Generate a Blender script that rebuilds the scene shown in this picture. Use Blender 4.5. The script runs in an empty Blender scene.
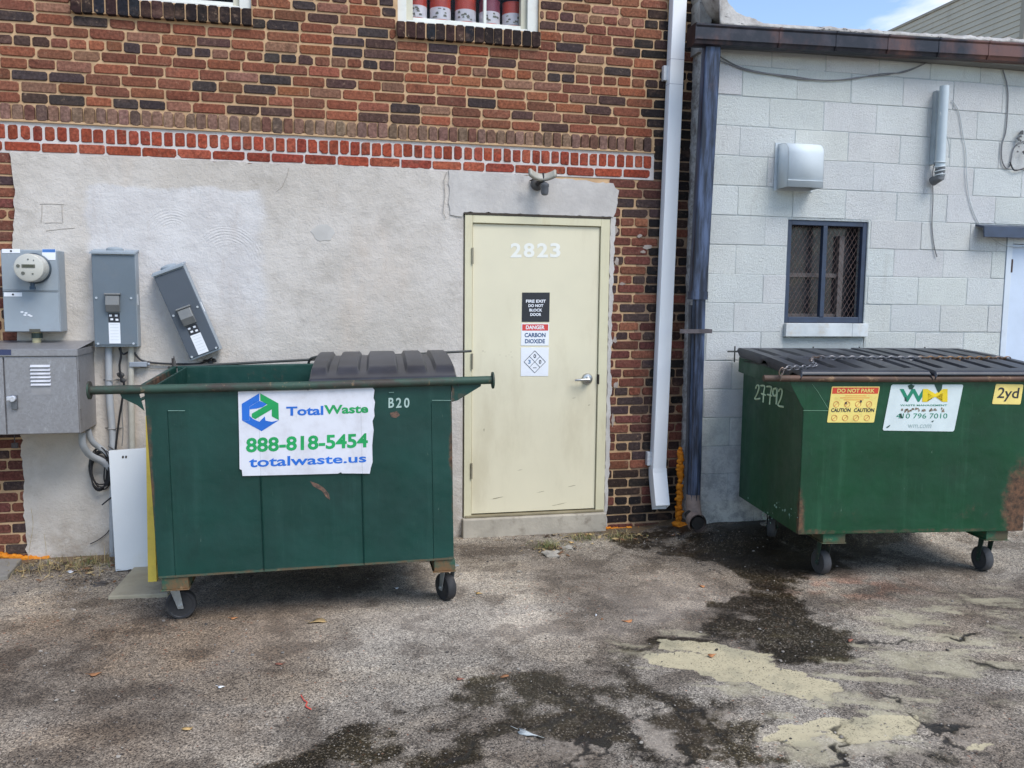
import bpy, bmesh, math, random
import numpy as np
from mathutils import Vector, Matrix, noise
random.seed(7)
S = bpy.context.scene
COL = S.collection
# ---------------------------------------------------------------- camera model (fitted)
F_PX, PITCH, ROLL, YAW, CX, CD, CH = 848.57, .10024, .00982, .22169, -1.02317, 5.82429, 1.67833
W, H = 1024, 768
FW = Vector((math.sin(YAW)*math.cos(PITCH), math.cos(YAW)*math.cos(PITCH), -math.sin(PITCH)))
R0 = Vector((math.cos(YAW), -math.sin(YAW), 0)); U0 = R0.cross(FW)
RR = R0*math.cos(ROLL)+U0*math.sin(ROLL); UU = -R0*math.sin(ROLL)+U0*math.cos(ROLL)
CAM = Vector((CX, -CD, CH))
def ray(x, y): return FW + RR*((x-W/2)/F_PX) - UU*((y-H/2)/F_PX)
def PY(x, y, Y=0.):
    d = ray(x, y); return CAM + d*((Y-CAM.y)/d.y)
def PZ(x, y, Z=0.):
    d = ray(x, y); return CAM + d*((Z-CAM.z)/d.z)
def PX(x, y, X):
    d = ray(x, y); return CAM + d*((X-CAM.x)/d.x)
def PP(x, y, o, n):
    d = ray(x, y); return CAM + d*((o-CAM).dot(n)/d.dot(n))
cd = bpy.data.cameras.new('camera'); co = bpy.data.objects.new('camera', cd); COL.objects.link(co)
cd.sensor_width = 36; cd.lens = F_PX/W*36; cd.clip_end = 2000; cd.clip_start = .05
M3 = Matrix((RR, UU, -FW)).transposed(); co.matrix_world = Matrix.Translation(CAM) @ M3.to_4x4()
S.camera = co
# ---------------------------------------------------------------- colours, materials
def lin(v):
    v /= 255.; return v/12.92 if v <= .04045 else ((v+.055)/1.055)**2.4
def C(r, g, b, k=1.): return (lin(r)*k, lin(g)*k, lin(b)*k, 1)
class NT:
    def __init__(s, name):
        s.m = bpy.data.materials.new(name); s.m.use_nodes = True; s.t = s.m.node_tree
        s.b = s.t.nodes['Principled BSDF']; s.tc = s.t.nodes.new('ShaderNodeTexCoord'); s.nrm = None
    def n(s, typ, **k):
        nd = s.t.nodes.new(typ)
        for a, v in k.items(): setattr(nd, a, v)
        return nd
    def L(s, a, b): s.t.links.new(a, b)
    def co(s, scale=(1, 1, 1), loc=(0, 0, 0), src='Object'):
        mp = s.n('ShaderNodeMapping'); s.L(s.tc.outputs[src], mp.inputs[0]); mp.inputs['Scale'].default_value = scale
        mp.inputs['Location'].default_value = loc; return mp.outputs[0]
    def noise(s, scale, detail=4, rough=.55, co=None, dist=0):
        t = s.n('ShaderNodeTexNoise'); t.inputs['Scale'].default_value = scale; t.inputs['Detail'].default_value = detail
        t.inputs['Roughness'].default_value = rough; t.inputs['Distortion'].default_value = dist
        s.L(co or s.tc.outputs['Object'], t.inputs['Vector']); return t.outputs['Fac']
    def vor(s, scale, feat='F1', co=None, out='Distance', rnd=1):
        t = s.n('ShaderNodeTexVoronoi', feature=feat); t.inputs['Scale'].default_value = scale; t.inputs['Randomness'].default_value = rnd
        s.L(co or s.tc.outputs['Object'], t.inputs['Vector']); return t.outputs[out]
    def ramp(s, v, lo, hi, a=0., b=1.):
        t = s.n('ShaderNodeMapRange'); t.clamp = True
        for i, x in zip((1, 2, 3, 4), (lo, hi, a, b)): t.inputs[i].default_value = x
        t.interpolation_type = 'SMOOTHSTEP'
        s.L(v, t.inputs[0]); return t.outputs[0]
    def math(s, op, a, b=None):
        t = s.n('ShaderNodeMath', operation=op)
        for i, x in enumerate((a, b)):
            if x is None: continue
            if isinstance(x, (int, float)): t.inputs[i].default_value = x
            else: s.L(x, t.inputs[i])
        return t.outputs[0]
    def mix(s, f, a, b, mode='MIX'):
        t = s.n('ShaderNodeMix', data_type='RGBA', blend_type=mode)
        for i, x in ((0, f), (6, a), (7, b)):
            if isinstance(x, (int, float)): t.inputs[i].default_value = x
            elif isinstance(x, tuple): t.inputs[i].default_value = x
            else: s.L(x, t.inputs[i])
        return t.outputs[2]
    def attr(s, name, out='Fac'):
        t = s.n('ShaderNodeAttribute'); t.attribute_name = name; return t.outputs[out]
    def bump(s, h, strength=.3, dist=.005):
        t = s.n('ShaderNodeBump'); t.inputs['Strength'].default_value = strength; t.inputs['Distance'].default_value = dist
        s.L(h, t.inputs['Height'])
        if s.nrm: s.L(s.nrm, t.inputs['Normal'])
        s.nrm = t.outputs[0]; s.L(s.nrm, s.b.inputs['Normal'])
    def out(s, base, rough=.6, metal=0., spec=.5):
        for nm, v in (('Base Color', base), ('Roughness', rough), ('Metallic', metal), ('Specular IOR Level', spec)):
            if isinstance(v, (int, float, tuple)): s.b.inputs[nm].default_value = v
            else: s.L(v, s.b.inputs[nm])
        return s.m
MATS = {}
def paint(name, col, rough=.5, metal=0., var=.12, scale=6, dirt=None, dirt_amt=.35, dscale=3, streak=1., bump=.08, fine=90, spec=.5):
    """worn paint or plain surface: tone variation, dirt stains, fine bump"""
    if name in MATS: return MATS[name]
    t = NT(name)
    dk = (col[0]*(1-var), col[1]*(1-var), col[2]*(1-var), 1); lt = tuple(min(1, c*(1+var)) for c in col[:3])+(1,)
    base = t.mix(t.ramp(t.noise(scale, 5, .6), .3, .7), dk, lt)
    if dirt:
        f = t.ramp(t.noise(dscale, 7, .7, t.co((1, 1, streak))), .5, .72, 0, dirt_amt)
        base = t.mix(f, base, dirt)
    t.bump(t.noise(fine, 3), bump, .004)
    MATS[name] = t.out(base, t.ramp(t.noise(scale*2, 4), .3, .7, max(.05, rough-.08), min(1, rough+.1)), metal, spec); return MATS[name]
# ---------------------------------------------------------------- mesh builder
class MB:
    def __init__(s): s.v = []; s.f = []; s.m = []; s.c = []; s.usecol = False
    def add(s, vs, fs, m=0, col=None):
        o = len(s.v); s.v += [Vector(v) for v in vs]; s.f += [tuple(i+o for i in f) for f in fs]; s.m += [m]*len(fs)
        s.c += [col or (1, 1, 1, 1)]*len(fs)
        if col: s.usecol = True
        return s
    def box(s, x0, x1, y0, y1, z0, z1, m=0, T=None):
        vs = [Vector((x, y, z)) for z in (z0, z1) for y in (y0, y1) for x in (x0, x1)]
        if T: vs = [T @ v for v in vs]
        return s.add(vs, [(0, 2, 3, 1), (4, 5, 7, 6), (0, 1, 5, 4), (2, 6, 7, 3), (0, 4, 6, 2), (1, 3, 7, 5)], m)
    def hexa(s, b, t, m=0):
        return s.add(list(b)+list(t), [(3, 2, 1, 0), (4, 5, 6, 7), (0, 1, 5, 4), (1, 2, 6, 5), (2, 3, 7, 6), (3, 0, 4, 7)], m)
    def quad(s, a, b, c, d, m=0): return s.add([a, b, c, d], [(0, 1, 2, 3)], m)
    def prism(s, pts, off, m=0):
        n = len(pts); off = Vector(off); a = [Vector(p) for p in pts]; b = [p+off for p in a]
        return s.add(a+b, [tuple(range(n))[::-1], tuple(range(n, 2*n))]+[(i, (i+1) % n, (i+1) % n+n, i+n) for i in range(n)], m)
    def tube(s, path, r, n=10, m=0, cap=True, closed=False):
        P = [Vector(p) for p in path]; k = len(P); rs = r if isinstance(r, (list, tuple)) else [r]*k
        vs = []; up = None
        for i, p in enumerate(P):
            if closed: t = (P[(i+1) % k]-P[i-1])
            else: t = P[min(i+1, k-1)]-P[max(i-1, 0)]
            t.normalize()
            if up is None:
                up = Vector((0, 0, 1)) if abs(t.z) < .9 else Vector((1, 0, 0))
            a = t.cross(up).normalized(); b = a.cross(t).normalized(); up = b
            for j in range(n):
                q = 2*math.pi*j/n; vs.append(p+(a*math.cos(q)+b*math.sin(q))*rs[i])
        fs = []
        for i in range(k if closed else k-1):
            for j in range(n):
                i2 = (i+1) % k; fs.append((i*n+j, i*n+(j+1) % n, i2*n+(j+1) % n, i2*n+j))
        if cap and not closed: fs += [tuple(range(n))[::-1], tuple(range((k-1)*n, k*n))]
        return s.add(vs, fs, m)
    def cyl(s, p0, p1, r, n=24, m=0, r2=None): return s.tube([p0, p1], [r, r if r2 is None else r2], n, m)
    def lathe(s, prof, T, n=32, m=0):
        """prof: list of (r, h) along local z of matrix T"""
        vs = []; fs = []
        for r, h in prof:
            for j in range(n):
                q = 2*math.pi*j/n; vs.append(T @ Vector((r*math.cos(q), r*math.sin(q), h)))
        for i in range(len(prof)-1):
            for j in range(n): fs.append((i*n+j, i*n+(j+1) % n, (i+1)*n+(j+1) % n, (i+1)*n+j))
        fs += [tuple(range(n))[::-1], tuple(range((len(prof)-1)*n, len(prof)*n))]
        return s.add(vs, fs, m)
    def blob(s, c, r, m=0, sub=1, jit=.25, sc=(1, 1, 1)):
        bm = bmesh.new(); bmesh.ops.create_icosphere(bm, subdivisions=sub, radius=1)
        o = Vector((random.random()*50, random.random()*50, 0))
        vs = []
        for v in bm.verts:
            k = r*(1+jit*noise.noise(v.co*1.3+o)*2); vs.append(Vector(c)+Vector((v.co.x*sc[0], v.co.y*sc[1], v.co.z*sc[2]))*k)
        fs = [tuple(v.index for v in f.verts) for f in bm.faces]; bm.free()
        return s.add(vs, fs, m)
    def text(s, body, bl, br, tr, tl, m=0, bold=0., shear=0., off=Vector((0, 0, 0)), spacing=1.):
        cu = bpy.data.curves.new('t', 'FONT'); cu.body = body; cu.offset = bold; cu.shear = shear; cu.align_x = 'CENTER'; cu.resolution_u = 3
        cu.space_character = spacing
        ob = bpy.data.objects.new('t', cu); COL.objects.link(ob); bpy.context.view_layer.update()
        me = bpy.data.meshes.new_from_object(ob.evaluated_get(bpy.context.evaluated_depsgraph_get()))
        vs = [v.co.copy() for v in me.vertices]; fs = [tuple(p.vertices) for p in me.polygons]
        bpy.data.objects.remove(ob); bpy.data.curves.remove(cu); bpy.data.meshes.remove(me)
        x0 = min(v.x for v in vs); x1 = max(v.x for v in vs); y0 = min(v.y for v in vs); y1 = max(v.y for v in vs)
        out = []
        for v in vs:
            u = (v.x-x0)/(x1-x0); w = (v.y-y0)/(y1-y0)
            out.append((bl*(1-u)+br*u)*(1-w)+(tl*(1-u)+tr*u)*w+off)
        return s.add(out, fs, m)
    def build(s, name, mats, parent=None, world=True, smooth=False, bevel=0, root=None, segs=2, solid=0):
        """root: Matrix of the owning thing; vertices given in world space are taken into it"""
        me = bpy.data.meshes.new(name)
        vs = s.v
        Mx = root if root is not None else ROOTS.get(parent.name) if parent is not None else None
        if parent is not None and world and Mx is not None:
            inv = Mx.inverted(); vs = [inv @ v for v in vs]
        loc = None
        if parent is None:
            loc = Vector((sum(v.x for v in vs)/len(vs), sum(v.y for v in vs)/len(vs), min(v.z for v in vs)))
            vs = [v-loc for v in vs]
        me.from_pydata([tuple(v) for v in vs], [], s.f)
        for m in (mats if isinstance(mats, (list, tuple)) else [mats]): me.materials.append(m)
        me.polygons.foreach_set('material_index', s.m)
        if s.usecol:
            ca = me.color_attributes.new('Col', 'FLOAT_COLOR', 'CORNER')
            arr = []
            for p, c in zip(me.polygons, s.c): arr += list(c)*p.loop_total
            ca.data.foreach_set('color', arr)
        me.update()
        bm = bmesh.new(); bm.from_mesh(me); bmesh.ops.recalc_face_normals(bm, faces=bm.faces); bm.to_mesh(me); bm.free()
        if smooth:
            me.polygons.foreach_set('use_smooth', [True]*len(me.polygons))
            if smooth != 'all': me.set_sharp_from_angle(angle=math.radians(40))
        o = bpy.data.objects.new(name, me); COL.objects.link(o)
        if loc is not None: o.location = loc
        if parent is not None:
            o.parent = parent
            if Mx is not None: ROOTS[o.name] = Mx
        if solid:
            md = o.modifiers.new('solid', 'SOLIDIFY'); md.thickness = solid; md.offset = -1
        if bevel:
            md = o.modifiers.new('bevel', 'BEVEL'); md.width = bevel; md.segments = segs; md.limit_method = 'ANGLE'; md.angle_limit = math.radians(50)
        return o
ROOTS = {}
def tag(o, label=None, cat=None, group=None, kind=None):
    for k, v in (('label', label), ('category', cat), ('group', group), ('kind', kind)):
        if v: o[k] = v
    return o
def thing(name, label, cat, loc=(0, 0, 0), rz=0, ry=0, group=None):
    o = bpy.data.objects.new(name, None); COL.objects.link(o); o.empty_display_size = .1
    Mx = Matrix.Translation(loc) @ Matrix.Rotation(rz, 4, 'Z') @ Matrix.Rotation(ry, 4, 'Y')
    o.matrix_world = Mx; ROOTS[o.name] = Mx
    return tag(o, label, cat, group)
V = Vector
def sstep(x, a, b):
    t = np.clip((x-a)/(b-a), 0, 1); return t*t*(3-2*t)
# ================================================================ GROUND
Y_BLK = -.30; X_BLK = 1.60
def gh(x, y):
    x = np.asarray(x, float); y = np.asarray(y, float)
    return .085*sstep(x, 1.3, 1.75)*sstep(y, -.85, -.4)+.012*np.sin(x*1.1+.5)*np.sin(y*1.3)*sstep(-y, .4, 1.4)*sstep(-x+np.abs(y)*.2, -8, 2)*.5
def G(px, py, dz=0):
    p = PZ(px, py, 0)
    for _ in range(4): p = PZ(px, py, float(gh(p.x, p.y))+dz)
    return p
def frange(a, b, s): return list(np.arange(a, b, s))
xs = [-400, -150, -60, -25, -12, -7, -5]+frange(-4.2, 4.6, .0125)+[4.7, 5, 6, 8, 12, 25, 60, 150, 400]
ys = [-400, -150, -60, -25, -12, -8, -6]+frange(-4.6, .12, .0125)+[.3, 1, 4, 10, 25, 60, 150, 400]
xs = np.array(xs); ys = np.array(ys); GX, GY = np.meshgrid(xs, ys)
P2 = np.stack([GX.ravel(), GY.ravel()], 1); N = len(P2)
fine = (np.abs(P2[:, 0]) < 5) & (P2[:, 1] > -5) & (P2[:, 1] < .2); FI = np.where(fine)[0]; Q = P2[FI]
def vnoise(P, s, seed):
    """smooth value noise on points, numpy"""
    p = P*s+seed*17.3; i = np.floor(p).astype(int); f = p-i; f = f*f*(3-2*f)
    def h(a, b): 
        v = np.sin(a*127.1+b*311.7+seed*74.7)*43758.5453; return v-np.floor(v)
    a = h(i[:, 0], i[:, 1]); b = h(i[:, 0]+1, i[:, 1]); c = h(i[:, 0], i[:, 1]+1); d = h(i[:, 0]+1, i[:, 1]+1)
    return (a*(1-f[:, 0])+b*f[:, 0])*(1-f[:, 1])+(c*(1-f[:, 0])+d*f[:, 0])*f[:, 1]
def fbm(P, s, seed, o=4):
    r = 0; a = .5; t = 0
    for k in range(o): r = r+a*vnoise(P, s*2**k, seed+k*3.1); t += a; a *= .55
    return r/t
def sdpoly(P, poly):
    """signed distance to a closed polygon, negative inside"""
    poly = np.array(poly); d = np.full(len(P), 1e9); ins = np.zeros(len(P), bool)
    for i in range(len(poly)):
        a = poly[i]; b = poly[(i+1) % len(poly)]; ab = b-a; ap = P-a
        t = np.clip((ap@ab)/(ab@ab), 0, 1); d = np.minimum(d, np.linalg.norm(ap-t[:, None]*ab, axis=1))
        c = ((a[1] > P[:, 1]) != (b[1] > P[:, 1])) & (P[:, 0] < (b[0]-a[0])*(P[:, 1]-a[1])/((b[1]-a[1]) or 1e-9)+a[0]); ins ^= c
    return np.where(ins, -d, d)
def sdline(P, ln):
    d = np.full(len(P), 1e9)
    for a, b in zip(ln[:-1], ln[1:]):
        a = np.array(a); b = np.array(b); ab = b-a; ap = P-a
        t = np.clip((ap@ab)/(ab@ab), 0, 1); d = np.minimum(d, np.linalg.norm(ap-t[:, None]*ab, axis=1))
    return d
def gp(pts): return [tuple(G(*p)[:2]) for p in pts]
jit = np.stack([fbm(Q, 3., 1), fbm(Q, 3., 9)], 1)-.5
jit2 = np.stack([fbm(Q, 14., 21), fbm(Q, 14., 29)], 1)-.5
QJ = Q+jit*.30+jit2*.09
def mask(poly, soft=.05, grow=0, j=True): return 1-sstep(sdpoly(QJ if j else Q, gp(poly))-grow, -soft, soft)
wet = np.zeros(len(Q))
for poly, w, so in [
    ([(600, 541), (650, 528), (720, 522), (800, 521), (900, 524), (900, 548), (850, 566), (800, 580), (815, 610), (850, 640), (858, 655), (800, 662), (735, 650), (700, 640), (715, 610), (745, 585), (735, 572), (700, 560), (640, 552)], 1., .11),
    ([(440, 682), (520, 668), (600, 655), (650, 636), (720, 640), (700, 655), (650, 652), (640, 668), (700, 700), (760, 720), (765, 768), (700, 768), (640, 735), (560, 735), (480, 768), (250, 768), (280, 742), (380, 715), (450, 705)], .8, .08),
    ([(650, 668), (720, 690), (850, 712), (930, 705), (1024, 735), (1024, 768), (640, 768), (560, 700)], .42, .12),
    ([(820, 650), (900, 655), (1024, 690), (1024, 730), (900, 712), (860, 690)], .35, .12),
    ([(150, 590), (470, 575), (450, 560), (160, 570)], .25, .12)]:  # last outline slightly darkens and smooths the ground beneath the left dumpster
    wet = np.maximum(wet, w*mask(poly, so))
def f01(sc, sd, lo, hi, o=6, P=None): return sstep(fbm(Q if P is None else P, sc, sd, o), lo, hi)
nfin = fbm(Q, 9, 51, 6)-.5; nmid = fbm(Q, 3.1, 61, 6)-.5
mud = mask([(632, 652), (665, 643), (712, 642), (765, 657), (810, 668), (845, 682), (862, 702), (800, 704), (745, 694), (700, 688), (655, 670)], .10, -.01)
mud = np.maximum(mud, mask([(764, 740), (785, 722), (850, 716), (916, 716), (920, 733), (862, 742), (800, 750)], .05, -.005, False)*1.1)
mud = np.maximum(mud, .85*mask([(965, 750), (1000, 748), (1012, 758), (975, 761)], .04))
QS = Q@np.array([[.92, .39], [-.39, .92]])*np.array([.55, 1.9]); nstr = fbm(QS, 7, 91, 7)-.5
mud = sstep(mud+nfin*1.2+nstr*2.2+nmid*.4, .45, .85)*sstep(mud, .12, .45)
film = np.maximum(mask([(590, 640), (700, 628), (800, 634), (870, 640), (930, 690), (960, 720), (930, 748), (770, 768), (735, 768), (770, 712), (650, 695)], .15),
                  .8*mask([(830, 590), (1024, 585), (1024, 715), (950, 700), (870, 670)], .25))
film = film*sstep(fbm(QS, 6, 71, 7), .40, .60)*f01(2.6, 72, .32, .6)*(.6+.8*(nfin+.5))
lightp = np.maximum(mask([(430, 570), (560, 555), (700, 572), (740, 610), (690, 635), (560, 632), (450, 650), (300, 600)], .2), .7*mask([(190, 590), (440, 600), (420, 650), (230, 660)], .3))*(.35+.9*f01(3, 73, .35, .65))
red = np.exp(-((Q-np.array(G(850, 588)[:2]))/np.array([.36, .2]))**2@np.ones(2))*f01(8, 74, .4, .6)
brown = np.maximum(mask([(0, 575), (150, 575), (330, 600), (300, 690), (200, 768), (0, 768)], .5), .7*mask([(840, 590), (1024, 580), (1024, 660), (860, 640)], .2))*(.3+.8*f01(2.5, 75, .35, .65))
soil = np.maximum(1-sstep(-Q[:, 1]-jit2[:, 0]*.4-.1*nmid, .02, .26), 0)*np.where(Q[:, 0] < .95, .5+.8*(Q[:, 0] < -2.1), 1.)
soil = sstep(np.clip(soil, 0, 1.1)+nfin*1.2, .35, .8)
# plates of broken paving: cell borders of a jittered grid
def cells(P, sc, sd):
    p = P*sc; i = np.floor(p); f1 = np.full(len(P), 9.); f2 = np.full(len(P), 9.); idv = np.zeros(len(P))
    for dx in (-1, 0, 1):
        for dy in (-1, 0, 1):
            cx = i[:, 0]+dx; cy = i[:, 1]+dy; h1 = np.sin(cx*127.1+cy*311.7+sd)*43758.5; h1 -= np.floor(h1); h2 = np.sin(cx*269.5+cy*183.3+sd)*43758.5; h2 -= np.floor(h2)
            d = np.hypot(p[:, 0]-cx-h1, p[:, 1]-cy-h2); m_ = d < f1; f2 = np.where(m_, f1, np.minimum(f2, d)); idv = np.where(m_, h1, idv); f1 = np.where(m_, d, f1)
    return f2-f1, idv
QW = Q*np.array([1, 1.25])+jit*.22+jit2*.16
edge, cid = cells(QW, 2.9, 3.3); edge2, cid2 = cells(QW+5, 6.5, 8.1)
plates = np.maximum(mask([(540, 690), (700, 700), (900, 735), (1024, 700), (1024, 768), (520, 768)], .2), .35*mask([(840, 640), (1024, 640), (1024, 768), (900, 768)], .2))
cracks = np.full(len(Q), 1e9)
QC = Q+jit2*.14+jit*.08
for ln in [[(700, 560), (745, 590), (790, 620), (830, 655), (850, 680), (900, 700), (935, 730), (1000, 768)], [(850, 680), (832, 690), (845, 720), (830, 768)], [(640, 690), (700, 715), (740, 768)],
           [(680, 705), (690, 740), (668, 768)], [(545, 690), (600, 712), (640, 735), (650, 768)], [(600, 712), (570, 740), (575, 768)], [(935, 730), (975, 728), (1024, 740)], [(930, 640), (960, 660), (1024, 672)],
           [(740, 600), (700, 610), (640, 605)], [(860, 640), (930, 640), (1000, 630)], [(560, 720), (500, 730), (440, 768)]]:
    cracks = np.minimum(cracks, sdline(QC, gp(ln)))
near = 1-sstep(cracks, .0, .10)                       # damp and dirt that follow the cracks
crk = (1-sstep(cracks, .003, .020))*(.3+.7*f01(5, 44, .38, .58))
crk = np.maximum(crk, plates*(1-sstep(edge, .02, .085))*(.35+.65*f01(4, 46, .38, .6)))
crk = np.maximum(crk, .6*plates*(1-sstep(edge2, .02, .09))*f01(3, 47, .5, .62))
wet = wet*(.65+.6*fbm(Q, 4, 5))+.45*near*(Q[:, 1] < -1.2)*f01(2.2, 48, .35, .6)+.35*crk
wet = sstep(wet+nfin*1.2+nmid*.9, .25, 1.08)
plate = plates*f01(3.4, 49, .4, .6)*(.4+.6*cid)*(1-crk)
tone = f01(1.1, 81, .36, .64); tone2 = f01(6, 82, .46, .66, 7); tone3 = f01(2.2, 83, .48, .66, 6, Q*np.array([1, 1.8]))
# micro relief
Z = gh(P2[:, 0], P2[:, 1]).astype(float)
rel = (fbm(Q, 2.2, 3)-.5)*.012+(fbm(Q, 26, 13, 3)-.5)*.006-crk*.006-mud*.004-wet*.002
Z[FI] += rel*sstep(-Q[:, 1], 0, .25)
me = bpy.data.meshes.new('ground'); nx, ny = len(xs), len(ys)
me.vertices.add(N); me.vertices.foreach_set('co', np.column_stack([P2, Z]).astype(np.float32).ravel())
I = np.arange(nx*ny).reshape(ny, nx); fq = np.stack([I[:-1, :-1], I[:-1, 1:], I[1:, 1:], I[1:, :-1]], -1).reshape(-1, 4)
me.loops.add(fq.size); me.loops.foreach_set('vertex_index', fq.ravel().astype(np.int32))
me.polygons.add(len(fq)); me.polygons.foreach_set('loop_start', np.arange(0, fq.size, 4, dtype=np.int32)); me.polygons.foreach_set('loop_total', np.full(len(fq), 4, np.int32))
me.update(); me.validate()
me.polygons.foreach_set('use_smooth', [True]*len(fq))
for nm, arr in (('soil', soil), ('plate', plate), ('tone', tone), ('tone2', tone2), ('tone3', tone3), ('wet', wet), ('mud', mud), ('film', film), ('lightp', lightp), ('red', red), ('brown', brown), ('crk', crk)):
    full = np.zeros(N, np.float32); full[FI] = arr
    a = me.attributes.new(nm, 'FLOAT', 'POINT'); a.data.foreach_set('value', full)
t = NT('old_asphalt')
wv = t.n('ShaderNodeTexNoise'); wv.inputs['Scale'].default_value = 70; wv.inputs['Detail'].default_value = 2; t.L(t.tc.outputs['Object'], wv.inputs[0])
wsc = t.n('ShaderNodeVectorMath', operation='SCALE'); t.L(wv.outputs['Color'], wsc.inputs[0]); wsc.inputs['Scale'].default_value = .014
wad = t.n('ShaderNodeVectorMath', operation='ADD'); t.L(wsc.outputs[0], wad.inputs[0]); t.L(t.tc.outputs['Object'], wad.inputs[1])
def vcell(sc):
    v_ = t.n('ShaderNodeTexVoronoi'); v_.inputs['Scale'].default_value = sc; t.L(wad.outputs[0], v_.inputs['Vector']); s_ = t.n('ShaderNodeSeparateColor'); t.L(v_.outputs['Color'], s_.inputs[0]); return v_, s_
agg, sep = vcell(185); agg2, sep2 = vcell(70)
MUL = lambda c: t.mix(1., base, c, 'MULTIPLY')
base = t.mix(t.ramp(sep.outputs[0], 0, 1), C(104, 97, 88), C(166, 156, 142))
base = t.mix(t.ramp(sep.outputs[1], .80, .93, 0, .8), base, C(196, 186, 170))
base = t.mix(t.ramp(sep.outputs[2], .80, .92, 0, .85), base, C(54, 49, 46))
sm = t.ramp(agg2.outputs['Distance'], .30, .5, 1, 0)
base = t.mix(t.math('MULTIPLY', sm, t.ramp(sep2.outputs[0], .88, .93, 0, .7)), base, C(62, 57, 54))
base = t.mix(t.math('MULTIPLY', sm, t.ramp(sep2.outputs[1], .92, .96, 0, .75)), base, C(200, 186, 166))
base = t.mix(t.math('MULTIPLY', sm, t.ramp(sep2.outputs[2], .95, .98, 0, .7)), base, C(156, 104, 76))
base = t.mix(t.math('MULTIPLY', t.attr('tone'), .8), base, MUL(C(186, 178, 172)))
base = t.mix(t.math('MULTIPLY', t.attr('tone2'), .65), base, MUL(C(158, 150, 144)))
base = t.mix(t.math('MULTIPLY', t.attr('tone3'), .5), base, MUL((1.42, 1.38, 1.30, 1)))
base = t.mix(t.math('MULTIPLY', t.attr('lightp'), .8), base, MUL((1.40, 1.38, 1.36, 1)))
base = t.mix(t.math('MULTIPLY', t.attr('lightp'), .16), base, C(176, 168, 158))
base = t.mix(t.math('MULTIPLY', t.attr('brown'), .6), base, MUL((1.12, .95, .78, 1)))
base = t.mix(t.math('MULTIPLY', t.attr('red'), .6), base, MUL((1.55, .86, .66, 1)))
fz = t.noise(34, 5, .7)
fzc = t.math('MULTIPLY', t.math('SUBTRACT', fz, .5), 1.1)
base = t.mix(t.ramp(t.math('ADD', t.attr('soil'), fzc), .3, .8, 0, .85), base, t.mix(fz, C(60, 48, 36), C(138, 116, 86)))
base = t.mix(t.ramp(t.math('ADD', t.attr('film'), fzc), .15, 1.0, 0, .6), base, C(184, 175, 146))
base = t.mix(t.ramp(t.math('ADD', t.attr('plate'), fzc), .2, .9, 0, .55), base, C(170, 158, 143))
wf = t.ramp(t.math('ADD', t.attr('wet'), t.math('MULTIPLY', fzc, .8)), .15, .9)
wf = t.math('MULTIPLY', wf, t.ramp(sep.outputs[1], .80, .95, 1, .62))
dark = t.mix(1., base, C(104, 96, 82), 'MULTIPLY')
dark = t.mix(t.ramp(t.attr('tone3'), .3, .9, 0, .5), dark, t.mix(1., dark, (1.15, 1.15, .82, 1), 'MULTIPLY'))
base = t.mix(wf, base, dark)
mf = t.ramp(t.math('ADD', t.attr('mud'), fzc), .38, .75, 0, .93)
mf = t.math('MULTIPLY', mf, t.ramp(sep.outputs[2], .80, .95, 1, .45))
base = t.mix(mf, base, t.mix(t.attr('tone2'), C(186, 174, 142), C(166, 157, 130)))
cf = t.ramp(t.attr('crk'), .2, .9, 0, .85)
base = t.mix(cf, base, C(38, 35, 31))
rough = t.mix(wf, (.92,)*3+(1,), (.42,)*3+(1,))
h = t.math('MULTIPLY', t.ramp(agg.outputs['Distance'], 0, .75, 1, 0), t.ramp(mf, 0, 1, 1, .1))
t.bump(h, .32, .004)
me.materials.append(t.out(base, rough, 0, .35))
go = bpy.data.objects.new('ground', me); COL.objects.link(go); tag(go, kind='structure')
# loose grit: one uncountable scatter
mb = MB()
for i in range(2200):
    if random.random() < .45: px, py = random.uniform(0, 1024), random.uniform(560, 768)
    elif random.random() < .5: px, py = random.gauss(60, 60), random.gauss(585, 14)
    else: px, py = random.gauss(560, 90), random.gauss(545, 12)
    p = G(px, max(py, 535))
    if p.y > -.04 or (p.x > X_BLK-.1 and p.y > Y_BLK-.04): continue
    r = random.choice([.003, .003, .004, .004, .005, .009 if random.random() < .3 else .004])
    p.z = float(gh(p.x, p.y))
    mb.blob(p+V((0, 0, r*.2)), r, random.choice([0, 0, 1, 2]), 0 if r < .006 else 1, .3, (1, random.uniform(.7, 1.2), .6))
o = mb.build('loose_gravel', [paint('grit_grey', C(120, 113, 106), .9), paint('grit_light', C(150, 142, 132), .9), paint('grit_dark', C(62, 58, 55), .9)])
tag(o, kind='stuff')
# paving slab by the white panel, concrete patch at far left
def slab(name, pts, top, mat, thick=.08):
    P = [G(*q) for q in pts]; P = [V((p.x, p.y, float(gh(p.x, p.y))+top)) for p in P]
    m = MB().prism(P, (0, 0, -thick)); return tag(m.build(name, mat, bevel=.006), kind='structure')
conc = paint('old_concrete', C(168, 159, 138), .9, var=.15, dirt=C(95, 85, 72), dirt_amt=.6, bump=.4, fine=60)
slab('paving_slab', [(108, 600), (168, 597), (200, 560), (136, 568)], .022, conc)
slab('concrete_apron', [(-80, 592), (8, 580), (22, 563), (-60, 563)], .03, paint('grey_concrete', C(128, 124, 118), .9, dirt=C(90, 84, 76), dirt_amt=.5, bump=.4, fine=60))
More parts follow.
